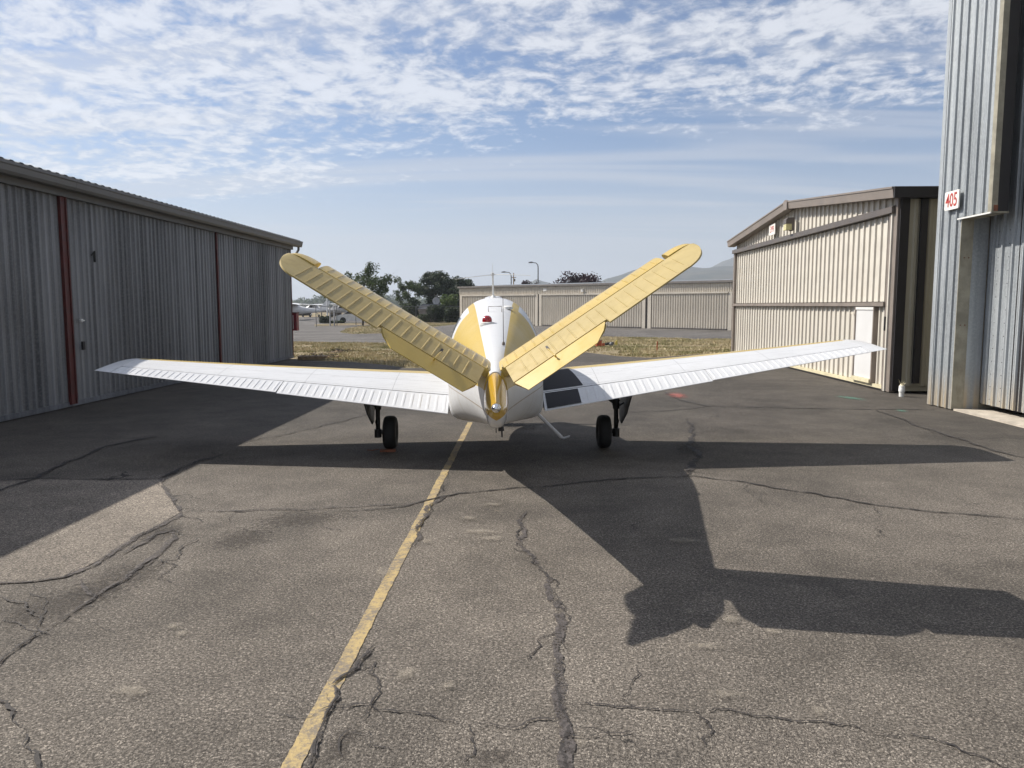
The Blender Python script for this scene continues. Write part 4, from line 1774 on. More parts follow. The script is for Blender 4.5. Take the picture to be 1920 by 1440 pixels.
    mb.grid([[D(.325, .12, .0235), D(.325, .19, .0190)], [D(.341, .12, .0235), D(.341, .19, .0190)]])
    for p_ in range(len(mb.v)):
        v = Vector(mb.v[p_])
        mb.v[p_] = tuple(v + (D(.3, .1, .1) - D(.3, .1, .0)).normalized() * .0042)
    mb.build('rod_slot', M['near_black'], st, fix=False)
    # fillet strip at the root
    mb = MB()
    pts = []
    for k in range(9):
        t = k / 8
        
        hth = .05 * math.sin(math.pi * min(1, .25 + t * .75))
        pts.append(P(-.006 + .02 * t, -.64 * t, .034 + .02 * math.sin(math.pi * t)))
    mb.tube(pts, .008, 6)
    mb.build('root_seal', M['ac_gold_skin'], st, smooth=60)
    return st


for s in (-1, 1):
    build_stab(s)

# ---------------------------------------------------------------- antennas and small fittings
def deck(y):
    return fus_sec(y)[0]


def build_part(mb, name, mat, smooth=50, parent=AC):
    mb.xform(bank)
    return mb.build(name, mat, parent, smooth=smooth)


zb = deck(-.45)
mb = MB()
mb.lathe([(.045, -.02), (.03, .012), (.016, .03)], (-.0, -.45, zb), 'z', 12)
mb.tube([(0, -.45, zb + .01), (0, -.50, zb + .285)], [.013, .010], 10)
build_part(mb, 'antenna_mast', M['white_trim'])
mb = MB()
mb.tube([(0, -.50, zb + .27), (.0, -.505, zb + .31)], .018, 10)
mb.tube([(0, -.50, zb + .285), (-.22, -.62, zb + .262), (-.46, -.75, zb + .232)], [.005, .004, .003], 6)
mb.tube([(0, -.50, zb + .285), (.22, -.62, zb + .275), (.46, -.75, zb + .255)], [.005, .004, .003], 6)
mb.tube([(0, -.50, zb + .29), (0, -.54, zb + .42)], [.003, .0015], 6)
build_part(mb, 'dipole_antenna', M['white_trim'])
mb = MB()
yb_, zb2 = -3.80, deck(-3.80)
mb.lathe([(.014, -.01), (.012, .012), (.005, .02)], (.075, yb_, zb2 - .006), 'z', 10)
mb.tube([(.075, yb_, zb2), (.078, yb_ - .02, zb2 + .2), (.08, yb_ - .06, zb2 + .385)], [.0035, .003, .002], 6)
build_part(mb, 'whip_antenna', M['bronze'])
mb = MB()
yb_, zb2 = -2.05, deck(-2.05)
mb.tube([(-.055, yb_, zb2 - .01), (-.055, yb_, zb2 + .05), (.085, yb_, zb2 + .05), (.085, yb_, zb2 - .01)], .0045, 6)
build_part(mb, 'loop_antenna', M['bronze_light'])
mb = MB()
yb_, zb2 = -2.75, deck(-2.75) - .006
mb.lathe([(.075, -.02), (.070, .008), (.05, .014)], (-.065, yb_, zb2), 'z', 20)
bz = build_part(mb, 'beacon', M['white_trim'])
mb = MB()
mb.lathe([(.046, .01), (.048, .03), (.044, .05), (.033, .066), (.016, .075), (0, .077)], (-.065, yb_, zb2), 'z', 20)
mb.xform(bank)
mb.build('beacon_lens', M['beacon_red'], bz, smooth=60)
mb = MB()
yb_, zb2 = -1.72, fus_pt(-1.72, R(10)).z
mb.lathe([(.06, -.02), (.055, .006), (.03, .018), (0, .02)], (.155, yb_, zb2 + .0), 'z', 16)
build_part(mb, 'antenna_puck', M['white_trim'])
# air vent scoop on top of the cabin
mb = MB()
mb.lathe([(.12, -.02), (.11, .015), (.06, .03), (0, .033)], (0.0, -.1, deck(-.1) - .005), 'z', 16)
build_part(mb, 'roof_vent', M['ac_white'])

# boarding step on the right side
mb = MB()
a, b_ = Vector((.48, -1.42, .64)), Vector((.735, -1.52, .385))
mb.tube([a, b_], .020, 10)
mb.tube([b_ + Vector((-.01, 0, 0)), b_ + Vector((.03, 0, -.012)), b_ + Vector((.085, .0, .004)), b_ + Vector((.095, 0, .018))], [.014, .014, .012, .006], 8)
build_part(mb, 'boarding_step', M['dish'])

# nose: spinner and propeller
mb = MB()
mb.lathe([(.19, 0), (.185, .06), (.15, .18), (.08, .28), (.0, .33)], (0, 2.44, 1.09), 'y', 20)
build_part(mb, 'spinner', M['ac_white'])
pr_o = MB()
for s in (-1, 1):
    rows = []
    for i in range(9):
        t = i / 8
        xx = s * (.12 + t * .92)
        ch = .09 + .05 * math.sin(math.pi * min(1, t * 1.15)) if t < .9 else .07
        tw_ = R(50 - 32 * t)
        rows.append([Vector((xx, 2.53 + math.cos(a2) * ch * math.sin(tw_) * s + math.sin(a2) * .012, 1.09 + math.cos(a2) * ch * math.cos(tw_) + math.sin(a2) * .010)) for a2 in [2 * math.pi * k / 10 for k in range(11)]])
    pr_o.grid(rows)
    pr_o.add(rows[-1][:-1], [tuple(range(10))])
build_part(pr_o, 'propeller', M['prop'])


# ---------------------------------------------------------------- landing gear
def main_gear(side):
    x = side * 1.43
    g = MB()
    xs = x + side * .165
    g.tube([(xs, .05, .86), (xs, .02, .52)], .045, 12)
    g.tube([(xs, .02, .53), (xs, .0, .20)], .030, 12)
    g.tube([(xs, .0, .26), (xs, .0, .15)], .048, 12)
    g.tube([(xs, 0, .22), (x, 0, .22)], .030, 10)
    # torque links and drag brace
    g.tube([(xs, -.03, .50), (xs, -.15, .38), (xs, -.03, .27)], .015, 8)
    g.tube([(xs - side * .03, .02, .60), (xs - side * .30, .04, .80)], .018, 8)
    for k in range(4):
        g.lathe([(.055, 0), (.055, .02)], (xs, .03, .57 + k * .055), 'z', 10)
    o = g.build('main_gear', M['oleo'], AC, smooth=40)
    t = MB()
    prof = []
    R0, W = .222, .085
    for k in range(17):
        a = -math.pi / 2 + math.pi * k / 16
        # squarish tyre section
        rr = R0 - .075 + .075 * (abs(math.cos(a)) ** .55)
        prof.append((rr, W * (abs(math.sin(a)) ** .8) * (1 if math.sin(a) >= 0 else -1)))
    t.lathe([(.10, -.06)] + prof + [(.10, .06)], (x, 0, R0 - .004), 'x', 40)
    t.build('tire', M['rubber'], o, smooth=50)
    h = MB()
    h.lathe([(.0, -.062), (.09, -.062), (.102, -.05), (.102, .05), (.09, .062), (0, .062)], (x, 0, R0 - .004), 'x', 24)
    h.build('wheel', M['oleo'], o, smooth=40)
    d = MB()
    xa, xb = xs + side * .05, xs + side * .17
    poly = [(-.34, .80), (.42, .86), (.34, .52), (.06, .36), (-.10, .34), (-.28, .50)]
    vs, n = [], len(poly)
    for off in (0, .016):
        for (yy, zz) in poly:
            xx = xs + side * (.05 + (zz - .34) * .22 + off)
            vs.append((xx, yy, zz))
    d.add(vs, [tuple(range(n)), tuple(range(2 * n - 1, n - 1, -1))] + [(i, (i + 1) % n, (i + 1) % n + n, i + n) for i in range(n)])
    d.tube([(xs + side * .02, .03, .55), (xs + side * .11, .05, .60)], .012, 6)
    d.build('gear_door', M['gear_door'], o)


for s in (-1, 1):
    main_gear(s)
g = MB()
g.tube([(0, 2.0, .75), (0, 2.08, .25)], .04, 12)
g.tube([(-.09, 2.08, .36), (-.09, 2.10, .19)], .02, 8)
g.tube([(.09, 2.08, .36), (.09, 2.10, .19)], .02, 8)
g.box(-.10, .10, 2.05, 2.11, .35, .40)
ng = g.build('nose_gear', M['oleo'], AC, smooth=40)
t = MB()
prof = [(.10, -.045)]
for k in range(13):
    a = -math.pi / 2 + math.pi * k / 12
    prof.append((.135 + .06 * abs(math.cos(a)) ** .6, .062 * math.sin(a)))
t.lathe(prof + [(.10, .045), (0, .04)], (0, 2.1, .193), 'x', 32)
t.build('tire', M['rubber'], ng, smooth=50)

# wheel chock behind the left tyre
c0 = tw(-.195 - 1.43, 10.2 - .26)
ck = empty('wheel_chock', (*c0, 0), PLANE_RZ)
tag(ck, 'low faded orange wheel chock behind the left main tyre', 'wheel chock')
mb = MB()
mb.prism([(-.05, 0), (.05, 0), (.03, .028), (-.025, .028)], -.10, .10, axis='x')
mb.build('block', M['rust'], ck)
mb = MB()
mb.tube([(-.12, 0, .03), (-.20, .02, .012), (-.28, .05, .010)], .006, 6)
mb.build('rope', M['rust'], ck)


# ================================================================== BEHIND: long row of beige hangars
def cam2w(X, Y):
    return Vector((*tw(X, Y), 0))


def far_row():
    pa = cam2w(-5.5, 80.5)           # far left end
    pb = cam2w(22.5, 54.5)           # passes behind the beige hangar
    d = pb - pa
    L = d.length
    rz = math.atan2(d.y, d.x)
    H = empty('hangar_row', pa, rz)
    tag(H, 'long low row of beige hangars with ribbed doors across the background', 'hangar')
    # local: x along the front, -y towards the camera
    TOPZ = 3.72
    MB().box(0, L, .06, 11, .0, 3.0).build('wall', M['far_trim'], H)
    # fascia, roof
    MB().box(-.12, L, -.15, .05, TOPZ - .02, TOPZ + .14).build('roof_edge', M['far_trim'], H)
    mb = MB()
    mb.prism([(-.1, TOPZ - .05), (11, TOPZ - .05), (11, TOPZ + .10), (5.4, TOPZ + .42), (-.1, TOPZ + .10)], -.1, L, axis='x')
    mb.build('roof', M['roof_metal'], H)
    pr = profile(1.0, .20, .05, .07, .012)
    fas = panel_mesh('fascia_panel', pr, 2.98, TOPZ - .02, M['far_beige'])
    n = int(L)
    for k in range(n):
        inst('fascia_panel', fas, H, (k + .02, .04, 0), (0, 0, R(-90)))
    # bays from the photograph: door spans in picture columns
    spans = []
    for (x0, x1) in ((868, 1003), (1017, 1203), (1222, 1364), (1382, 1500)):
        out = []
        for x in (x0, x1):
            r_ = ray(x, 590)
            ca = Vector((*tw(r_.x, r_.y), 0))
            # intersect camera ray (plan view) with the wall line
            den = ca.x * d.y - ca.y * d.x
            t = (pa.x * d.y - pa.y * d.x) / den
            hit = ca * t
            out.append((hit - pa).dot(d.normalized()))
        spans.append(out)
    for (a, b) in spans:
        b = min(b, L - .1)
        if b <= a: continue
        w_ = (b - a)
        k = max(1, round(w_ / 1.2))
        pw = w_ / k
        FD = empty('sliding_door')
        FD.parent = H
        me = panel_mesh('door_panel', profile(pw, .24, .06, .09, .012), .10, 2.86, M['far_beige'])
        for i in range(k):
            inst('door_panel', me, FD, (a + i * pw, .0, 0), (0, 0, R(-90)))
        MB().box(a, b, -.03, .02, .03, .10).build('bottom_rail', M['far_trim'], FD)
        MB().box(a - .05, b + .05, -.12, .03, 2.86, 2.98).build('track_cover', M['far_beige'], H)
        for q in (a - .38, b + .06):
            MB().box(q, q + .32, -.06, .03, 0, 2.98).build('pier', M['far_beige'], H)
    # dark gaps between the bays
    for i in range(len(spans) - 1):
        MB().box(spans[i][1] + .40, spans[i + 1][0] - .40, .0, .05, .0, 2.98).build('recess', M['far_dark'], H)
    # wall lamps on the fascia
    for q in (spans[1][0] + 4.8, spans[1][1] - 1.0):
        MB().box(q - .09, q + .09, -.20, -.02, 3.12, 3.34).build('wall_lamp', M['white_trim'], H)
    MB().box(spans[1][0] + .1, spans[1][0] + .5, -.03, -.005, 3.25, 3.5).build('number_plate', M['sign_white'], H)
    return H


far_row()

# ------------------------------------------------------------------ hills
def hills(name, prof, Y, depth, mat, rough=.05, seed=1):
    rnd = random.Random(seed)
    from mathutils import noise as mn
    mb = MB()
    pts = []
    for (x, y) in prof:
        p = at(x, y, Y)
        pts.append(p)
    fine = []
    for a, b in zip(pts[:-1], pts[1:]):
        for i in range(10):
            fine.append(a.lerp(b, i / 10))
    fine.append(pts[-1])
    rows = []
    NR = 16
    for j in range(NR + 1):
        t = j / NR
        row = []
        for p in fine:
            f = math.sin(t * math.pi / 2) ** 1.3
            q = Vector((p.x * (1 + (t - 1) * depth / Y), p.y - depth * (1 - t), 0))
            nz = mn.fractal(Vector((q.x / 120, q.y / 120, seed)), 1.0, 2.0, 5)
            hz = p.z * f * (1 + rough * nz * (2.6 if t < .97 else .5)) - 3 * (1 - t)
            row.append((q.x, q.y, hz))
        rows.append(row)
    back = [(p.x * 1.3, p.y + depth * .6, -5) for p in fine]
    rows.append(back)
    mb.grid(rows)
    o = mb.build(name, mat, None, smooth=180, fix=False)
    tag(o, kind='structure')
    if sum(p.normal.z for p in o.data.polygons) < 0:
        o.data.flip_normals()
    return o


def hill_mat():
    m, w, b = material('hill')
    tc = w.n('ShaderNodeTexCoord').outputs['Object']
    a = w.noise(tc, .014, 8, .65)
    c = w.mix(w.remap(a, .40, .60), (.075, .07, .05), (.03, .04, .03))
    w.t.links.new(c, b.inputs['Base Color'])
    b.inputs['Roughness'].default_value = .95
    return m


M['hill'] = hill_mat()
hills('hill', [(880, 573), (940, 556), (985, 535), (1005, 527), (1030, 533), (1080, 545), (1110, 538), (1140, 522), (1180, 512), (1215, 507), (1260, 504), (1330, 502), (1420, 500), (1560, 507), (1800, 530), (2100, 560)], 1900, 700, M['hill'], .05, 2)
hills('hill', [(1150, 573), (1240, 540), (1300, 518), (1340, 501), (1375, 489), (1450, 480), (1600, 494), (1900, 520), (2300, 560)], 2700, 600, M['hill'], .05, 5)
hills('hill', [(-700, 565), (-300, 560), (0, 563), (300, 566), (560, 568), (760, 569), (900, 573)], 2800, 600, M['hill'], .05, 8)


# ------------------------------------------------------------------ foliage
def leaf_mat(name, c1, c2, c3=None):
    m, w, b = material(name)
    tc = w.n('ShaderNodeTexCoord').outputs['Object']
    a = w.noise(tc, 1.3, 4, .6)
    r_ = w.n('ShaderNodeNewGeometry').outputs['Random Per Island']
    c = w.mix(w.remap(a, .35, .65), c1, c2)
    c = w.mix(w.math('MULTIPLY', r_, .55), c, c3 or tuple(x * 1.6 for x in c2))
    w.t.links.new(c, b.inputs['Base Color'])
    b.inputs['Roughness'].default_value = .6
    tr = w.n('ShaderNodeBsdfTranslucent')
    w.t.links.new(c, tr.inputs[0])
    mx = w.n('ShaderNodeMixShader', inp={0: .25})
    out = [n for n in w.t.nodes if n.type == 'OUTPUT_MATERIAL'][0]
    w.t.links.new(b.outputs[0], mx.inputs[1])
    w.t.links.new(tr.outputs[0], mx.inputs[2])
    w.t.links.new(mx.outputs[0], out.inputs[0])
    return m


M['leaf_green'] = leaf_mat('leaf_green', (.028, .045, .016), (.055, .080, .026))
M['leaf_dark'] = leaf_mat('leaf_dark', (.016, .028, .012), (.034, .050, .020))
M['leaf_bright'] = leaf_mat('leaf_bright', (.05, .085, .018), (.09, .13, .03))
M['leaf_purple'] = leaf_mat('leaf_purple', (.016, .007, .011), (.034, .013, .020), (.06, .025, .035))
M['bark'] = simple('bark', (.075, .06, .045), .9, var=.3, vscale=6)


def leaf_quad(mb, p, size, rnd):
    n = Vector((rnd.gauss(0, 1), rnd.gauss(0, 1), rnd.gauss(0, 1) + .6))
    if n.length < 1e-3: n = Vector((0, 0, 1))
    n.normalize()
    a = n.orthogonal().normalized()
    a.rotate(Matrix.Rotation(rnd.uniform(0, 6.28), 3, n))
    b = n.cross(a)
    l, w_ = size * rnd.uniform(.7, 1.3), size * rnd.uniform(.35, .6)
    mb.add([p - a * l * .5, p + b * w_ * .5, p + a * l * .5, p - b * w_ * .5], [(0, 1, 2, 3)])


def tree(name, label, base, height, spread, leafmat, seed, leaves=3500, crown_from=.30, nlimb=9, openness=.5, leaf=.26, group=None, cat='tree', lean=0.0):
    rnd = random.Random(seed)
    root = empty(name, base)
    tag(root, label, cat, group)
    tr = MB()
    trunk_top = height * rnd.uniform(.62, .72)
    r0 = .035 * height ** .9 * .55
    p_tr = [Vector((0, 0, -.1)), Vector((rnd.uniform(-.1, .1), rnd.uniform(-.1, .1), height * .25)), Vector((rnd.uniform(-.2, .2) + lean * .5, rnd.uniform(-.2, .2), height * .45)), Vector((rnd.uniform(-.3, .3) + lean, 0, trunk_top))]
    tr.tube(p_tr, [r0 * 1.15, r0 * .85, r0 * .6, r0 * .25], 8)
    clumps = []
    for i in range(nlimb):
        t = crown_from + (1 - crown_from) * (i + rnd.uniform(0, .8)) / nlimb
        f = min(.98, t)
        # point on the trunk
        q = f * 3 * .98
        k = min(2, int(q))
        st = p_tr[k].lerp(p_tr[k + 1], q - k)
        az = i * 2.4 + rnd.uniform(-.5, .5)
        rel = (t - crown_from) / (1 - crown_from)
        reach = spread * .5 * (math.sin(math.pi * (.18 + .75 * rel)) ** .8) * rnd.uniform(.75, 1.1)
        zt = min(height * .96, st.z + height * (.10 + .28 * rnd.random()) * (1 - .3 * rel))
        end = Vector((lean * f + math.cos(az) * reach, math.sin(az) * reach, zt))
        mid = st.lerp(end, .5) + Vector((0, 0, height * .03 * rnd.uniform(-1, 1)))
        rr = r0 * .42 * (1 - .5 * rel)
        tr.tube([st, mid, end], [rr, rr * .6, rr * .2], 6)
        for q in range(4):
            c = mid.lerp(end, .30 + .22 * q) + Vector((rnd.gauss(0, 1), rnd.gauss(0, 1), rnd.gauss(0, .8))) * spread * .055
            clumps.append((c, spread * rnd.uniform(.075, .135) * (1.45 - openness * .7)))
            if q % 2:
                c2 = c + Vector((rnd.gauss(0, 1), rnd.gauss(0, 1), rnd.gauss(.3, .7))) * spread * .08
                tr.tube([mid.lerp(end, .5), c2], [rr * .3, rr * .08], 5)
                clumps.append((c2, spread * rnd.uniform(.06, .11) * (1.45 - openness * .7)))
    for k in range(5):
        c3 = p_tr[3] + Vector((rnd.uniform(-.12, .12) * spread, rnd.uniform(-.12, .12) * spread, rnd.uniform(.0, .14) * height))
        tr.tube([p_tr[3] - Vector((0, 0, height * .05)), c3], [r0 * .22, r0 * .06], 5)
        clumps.append((c3, spread * rnd.uniform(.10, .15)))
    clumps = [(c, r1) for k1, (c, r1) in enumerate(clumps) if min((c - q[0]).length - (r1 + q[1]) * .75 for k2, q in enumerate(clumps) if k2 != k1) < 0]
    top = max(c.z for c, _ in clumps)
    sc = height / (top + spread * .06) if top + spread * .06 > height else 1
    tr.v = [(a_, b_, c_ * sc) for a_, b_, c_ in tr.v]
    tr.build('trunk', M['bark'], root, smooth=60)
    cr = MB()
    per = max(8, leaves // len(clumps))
    for c, rad in clumps:
        for _ in range(per):
            v = Vector((rnd.gauss(0, 1), rnd.gauss(0, 1), rnd.gauss(0, 1)))
            v.normalize()
            v *= rad * (rnd.random() ** .45)
            v.z *= .8
            p = c + v
            p.z = min(p.z * sc, height)
            if p.z < height * .04: p.z = height * .04 + rnd.random() * .1
            leaf_quad(cr, p, leaf, rnd)
    cr.build('crown', leafmat, root, fix=False)
    return root


def tree_at(name, label, px, top, Y, width_px, leafmat, seed, group='trees behind the airfield', **kw):
    p = at(px, top, Y)
    height = p.z
    spread = width_px / 1443.0 * Y
    return tree(name, label, (p.x, p.y, 0), height, spread, leafmat, seed, group=group, **kw)


tree_at('broadleaf_tree', 'open spreading green tree above the left half of the tail', 678, 490, 74, 118, M['leaf_green'], 21, leaves=6500, openness=.75, leaf=.24, nlimb=14, crown_from=.30)
tree_at('broadleaf_tree', 'slender airy pale green tree left of the tall dark tree', 765, 510, 98, 56, M['leaf_green'], 11, leaves=5000, openness=.7, leaf=.22, nlimb=16, crown_from=.14)
tree_at('broadleaf_tree', 'tallest full dark green tree left of the aircraft roof', 813, 496, 104, 66, M['leaf_dark'], 5, leaves=12000, openness=.0, leaf=.28, nlimb=18, crown_from=.22)
tree_at('broadleaf_tree', 'dense dark rounded tree behind the left end of the hangar row', 866, 512, 112, 56, M['leaf_dark'], 8, leaves=12000, openness=.0, leaf=.30, nlimb=17, crown_from=.12)
tree_at('broadleaf_tree', 'small green tree top over the hangar row beside the lamp posts', 943, 529, 118, 36, M['leaf_green'], 9, leaves=2500, openness=.1, leaf=.34)
tree_at('purple_tree', 'small dark purple tree top over the hangar row by the taller lamp', 1000, 522, 116, 52, M['leaf_purple'], 10, leaves=3200, openness=.0, leaf=.36)
tree_at('purple_tree', 'large dark purple leaved tree rising over the hangar row', 1082, 506, 106, 104, M['leaf_purple'], 14, leaves=6500, openness=.0, leaf=.38, nlimb=13)
tree_at('broadleaf_tree', 'low green tree top over the hangar row behind the right tail', 1166, 526, 104, 40, M['leaf_green'], 15, leaves=1800, openness=.2, leaf=.3)
tree_at('broadleaf_tree', 'low green shrub top between the two purple trees', 1030, 538, 100, 60, M['leaf_bright'], 16, leaves=2500, openness=.0, leaf=.3)


def shrub(label, px, top, bottom, width_px, Y, leafmat, seed, group='shrubs along the far fence', leaves=1800, leaf=.2):
    rnd = random.Random(seed)
    b = at(px, bottom, Y)
    h = at(px, top, Y).z
    wd = width_px / 1443.0 * Y
    root = empty('shrub', (b.x, b.y, 0))
    tag(root, label, 'shrub', group)
    st = MB()
    cr = MB()
    for i in range(9):
        az = i * 2.4
        e = Vector((math.cos(az) * wd * .36 * rnd.uniform(.5, 1.1), math.sin(az) * wd * .3, h * rnd.uniform(.5, .9)))
        st.tube([(0, 0, -.05), e * .5 + Vector((0, 0, .1)), e], [.04, .025, .008], 5)
        for _ in range(leaves // 9):
            v = Vector((rnd.gauss(0, 1), rnd.gauss(0, 1), rnd.gauss(0, 1))).normalized() * (rnd.random() ** .4)
            p = e + Vector((v.x * wd * .22, v.y * wd * .22, v.z * h * .30))
            p.z = max(.05, min(h, p.z))
            leaf_quad(cr, p, leaf, rnd)
    for _ in range(leaves // 3):
        az, q = rnd.uniform(0, 6.28), rnd.random() ** .5
        leaf_quad(cr, Vector((math.cos(az) * wd * .42 * q, math.sin(az) * wd * .36 * q, h * .45 * rnd.random())), leaf, rnd)
    st.build('stems', M['bark'], root)
    cr.build('foliage', leafmat, root, fix=False)
    return root


shrub('dark round shrub at the left end of the chain link fence', 609, 593, 611, 24, 84, M['leaf_dark'], 31)
shrub('bright green bush beside the dark shed roof', 842, 553, 604, 36, 92, M['leaf_bright'], 32, leaves=2600, leaf=.26)
shrub('dark bush under the dark shed roof', 818, 572, 605, 34, 88, M['leaf_dark'], 33, leaves=2600)
shrub('dark green bush at the right end of the fence by the fuselage', 848, 578, 606, 34, 87, M['leaf_dark'], 34, leaves=2600)
shrub('low green weeds clump under the fence beside the white van', 632, 602, 611, 26, 84, M['leaf_green'], 35, leaves=1200)
shrub('low green bush at the foot of the slender airy tree', 796, 590, 606, 26, 88, M['leaf_green'], 36, leaves=1500)
shrub('leafy undergrowth under the slender airy tree', 770, 570, 606, 40, 97, M['leaf_green'], 37, leaves=1800, leaf=.24)


# distant wood on the left: reads as one mass
def far_wood():
    rnd = random.Random(77)
    mb = MB()
    Y0 = 820
    x = 380.0
    while x < 905:
        t = (x - 540) / 200
        top = 563 - 14 * max(0, min(1, (x - 560) / 100)) - rnd.uniform(-2.5, 3.5)
        if x > 730: top = 558 + rnd.uniform(-4, 4)
        Y = Y0 * rnd.uniform(.85, 1.15)
        p = at(x, top, Y)
        rad = rnd.uniform(3.6, 6.6)
        for k in range(9):
            c = Vector((p.x + rnd.gauss(0, rad * .7), p.y + rnd.gauss(0, rad), p.z - rad * .6 - rnd.random() * max(1, p.z - rad)))
            c.z = max(2, c.z)
            for _ in range(16):
                v = Vector((rnd.gauss(0, 1), rnd.gauss(0, 1), rnd.gauss(0, 1))).normalized() * rad * .55
                leaf_quad(mb, c + v, rad * .55, rnd)
        x += rnd.uniform(2.2, 4.0)
    o = mb.build('far_wood', M['leaf_green'], None, fix=False)
    tag(o, 'hazy belt of distant trees on the left horizon', 'trees', None, 'stuff')


far_wood()


# ------------------------------------------------------------------ dry grass on the verge and islands
def grass_mat():
    m, w, b = material('dry_grass')
    tc = w.n('ShaderNodeTexCoord').outputs['Object']
    r_ = w.n('ShaderNodeNewGeometry').outputs['Random Per Island']
    a = w.noise(tc, .55, 4, .6)
    c = w.mix(r_, (.36, .29, .16), (.58, .50, .32))
    c = w.mix(w.math('MULTIPLY', w.remap(a, .46, .60), .75), c, (.20, .20, .07))
    w.t.links.new(c, b.inputs['Base Color'])
    b.inputs['Roughness'].default_value = .8
    return m


M['grass'] = grass_mat()
from mathutils import noise as mnoise


def inside(poly, x, y):
    c = False
    n = len(poly)
    for i in range(n):
        x1, y1 = poly[i]
        x2, y2 = poly[(i + 1) % n]
        if (y1 > y) != (y2 > y) and x < (x2 - x1) * (y - y1) / (y2 - y1) + x1:
            c = not c
    return c


def grass_field(name, label, poly, count, seed, hmin=.05, hmax=.22, bare=.42):
    rnd = random.Random(seed)
    xs, ys = [p[0] for p in poly], [p[1] for p in poly]
    mb = MB()
    k = 0
    tries = 0
    while k < count and tries < count * 8:
        tries += 1
        x, y = rnd.uniform(min(xs), max(xs)), rnd.uniform(min(ys), max(ys))
        if not inside(poly, x, y): continue
        dn = mnoise.noise(Vector((x * .5, y * .5, seed))) * .5 + mnoise.noise(Vector((x * 1.7, y * 1.7, seed + 4))) * .35 + .5
        if dn < bare * rnd.uniform(.75, 1.1): continue
        h = rnd.uniform(hmin, hmax) * (.5 + dn)
        a = rnd.uniform(0, 6.28)
        w_ = rnd.uniform(.012, .03)
        dx, dy = math.cos(a) * w_, math.sin(a) * w_
        lx, ly = rnd.gauss(0, .35) * h, rnd.gauss(0, .35) * h
        mb.add([(x - dx, y - dy, -.01), (x + dx, y + dy, -.01), (x + lx, y + ly, h)], [(0, 1, 2)])
        k += 1
    o = mb.build(name, M['grass'], None, fix=False)
    tag(o, label, 'grass', None, 'stuff')
    return o


verge_poly = [ground(x, y) for x, y in ((500, 672), (600, 676), (660, 678), (720, 683), (760, 688), (900, 690), (1000, 688), (1060, 667), (1100, 660), (1160, 667), (1220, 670), (1320, 663), (1480, 654),
                                        (1480, 638), (1300, 635.5), (1200, 633), (1100, 631), (1000, 635), (860, 641), (760, 644), (640, 642.5), (500, 640))]
grass_field('dry_grass', 'strip of dry yellow grass between the apron and the road', verge_poly, 70000, 5, .02, .085)
island = [ground(x, y) for x, y in ((637, 623), (650, 616), (680, 611), (720, 608.5), (860, 605), (860, 607.5), (760, 619), (720, 625), (660, 626))]
sheet('grass_island', island, .0, M['dry_ground'])
grass_field('dry_grass', 'small island of dry grass in the far road', island, 14000, 9, .03, .1, .3)
fence_strip = [ground(x, y) for x, y in ((590, 611.5), (700, 608.5), (860, 604), (860, 601), (700, 604.5), (590, 608))]
sheet('grass_strip', fence_strip, .002, M['dry_ground'])


# dirt clods and brush on the verge
def brush_heap(px, py, wpx, seed, label):
    rnd = random.Random(seed)
    x, y = ground(px, py)
    root = empty('brush_heap', (x, y, 0))
    tag(root, label, 'brush')
    sc = at(px, py, y).length / 1443
    mb = MB()
    for k in range(40):
        a = Vector((rnd.gauss(0, wpx * .3) * sc, rnd.gauss(0, .25), rnd.uniform(0, .10)))
        b = a + Vector((rnd.gauss(0, .16), rnd.gauss(0, .16), rnd.uniform(.0, .14)))
        mb.tube([a, b], [.016, .006], 4)
    mb.build('twigs', M['bark'], root)
    mb = MB()
    for k in range(14):
        c = Vector((rnd.gauss(0, wpx * .35) * sc, rnd.gauss(0, .3), .02))
        r_ = rnd.uniform(.04, .10)
        mb.lathe([(r_ * .7, 0), (r_, .02), (r_ * .7, r_ * .6), (.0, r_ * .8)], c, 'z', 6)
    mb.build('clods', M['wood'], root)


brush_heap(632, 661, 26, 4, 'dark heap of twigs and dirt on the dry grass verge')
brush_heap(600, 671, 40, 6, 'scattered clods and twigs at the near edge of the grass verge')

x, y = ground(585, 674)
pal = empty('wooden_pallet', (x, y, 0), R(8))
tag(pal, 'low weathered wooden pallet on the grass by the grey hangar', 'pallet')
for k in range(3):
    MB().box(-.45, .45, -.3 + k * .26, -.22 + k * .26, .02, .11).build('bearer', M['wood'], pal)
for k in range(5):
    MB().box(-.45 + k * .20, -.45 + k * .20 + .13, -.33, .33, .112, .135).build('plank', M['wood'], pal)

x, y = ground(1122, 650)
ub = empty('marker_box', (x, y, 0), R(20))
tag(ub, 'small orange red utility box standing in the dry grass', 'utility box')
MB().box(-.13, .13, -.09, .09, 0, .27).build('body', M['orange'], ub)
MB().box(-.15, .15, -.11, .11, .27, .30).build('lid', M['red_box'], ub)
MB().box(.20, .30, -.05, .05, 0, .16).build('junction', M['orange'], ub)
x, y = ground(1146, 648)
vb = empty('valve_assembly', (x, y, 0))
tag(vb, 'dark valve fitting with a yellow cap beside the orange utility box', 'valve')
MB().tube([(-.3, 0, .06), (-.1, 0, .10), (.12, 0, .12)], .06, 8).build('pipe', M['near_black'], vb, smooth=50)
MB().lathe([(.10, 0), (.12, .08), (.06, .16), (.0, .18)], (0, 0, 0), 'z', 10).build('valve_body', M['steel_pole'], vb, smooth=50)
MB().prism([(.16, .02), (.30, .05), (.28, .28), (.20, .20)], -.04, .04, axis='y').build('cap', M['yellow_obj'], vb)
x, y = ground(1232, 658)
sk = MB()
sk.box(-.02, .02, -.012, .012, -.03, .40)
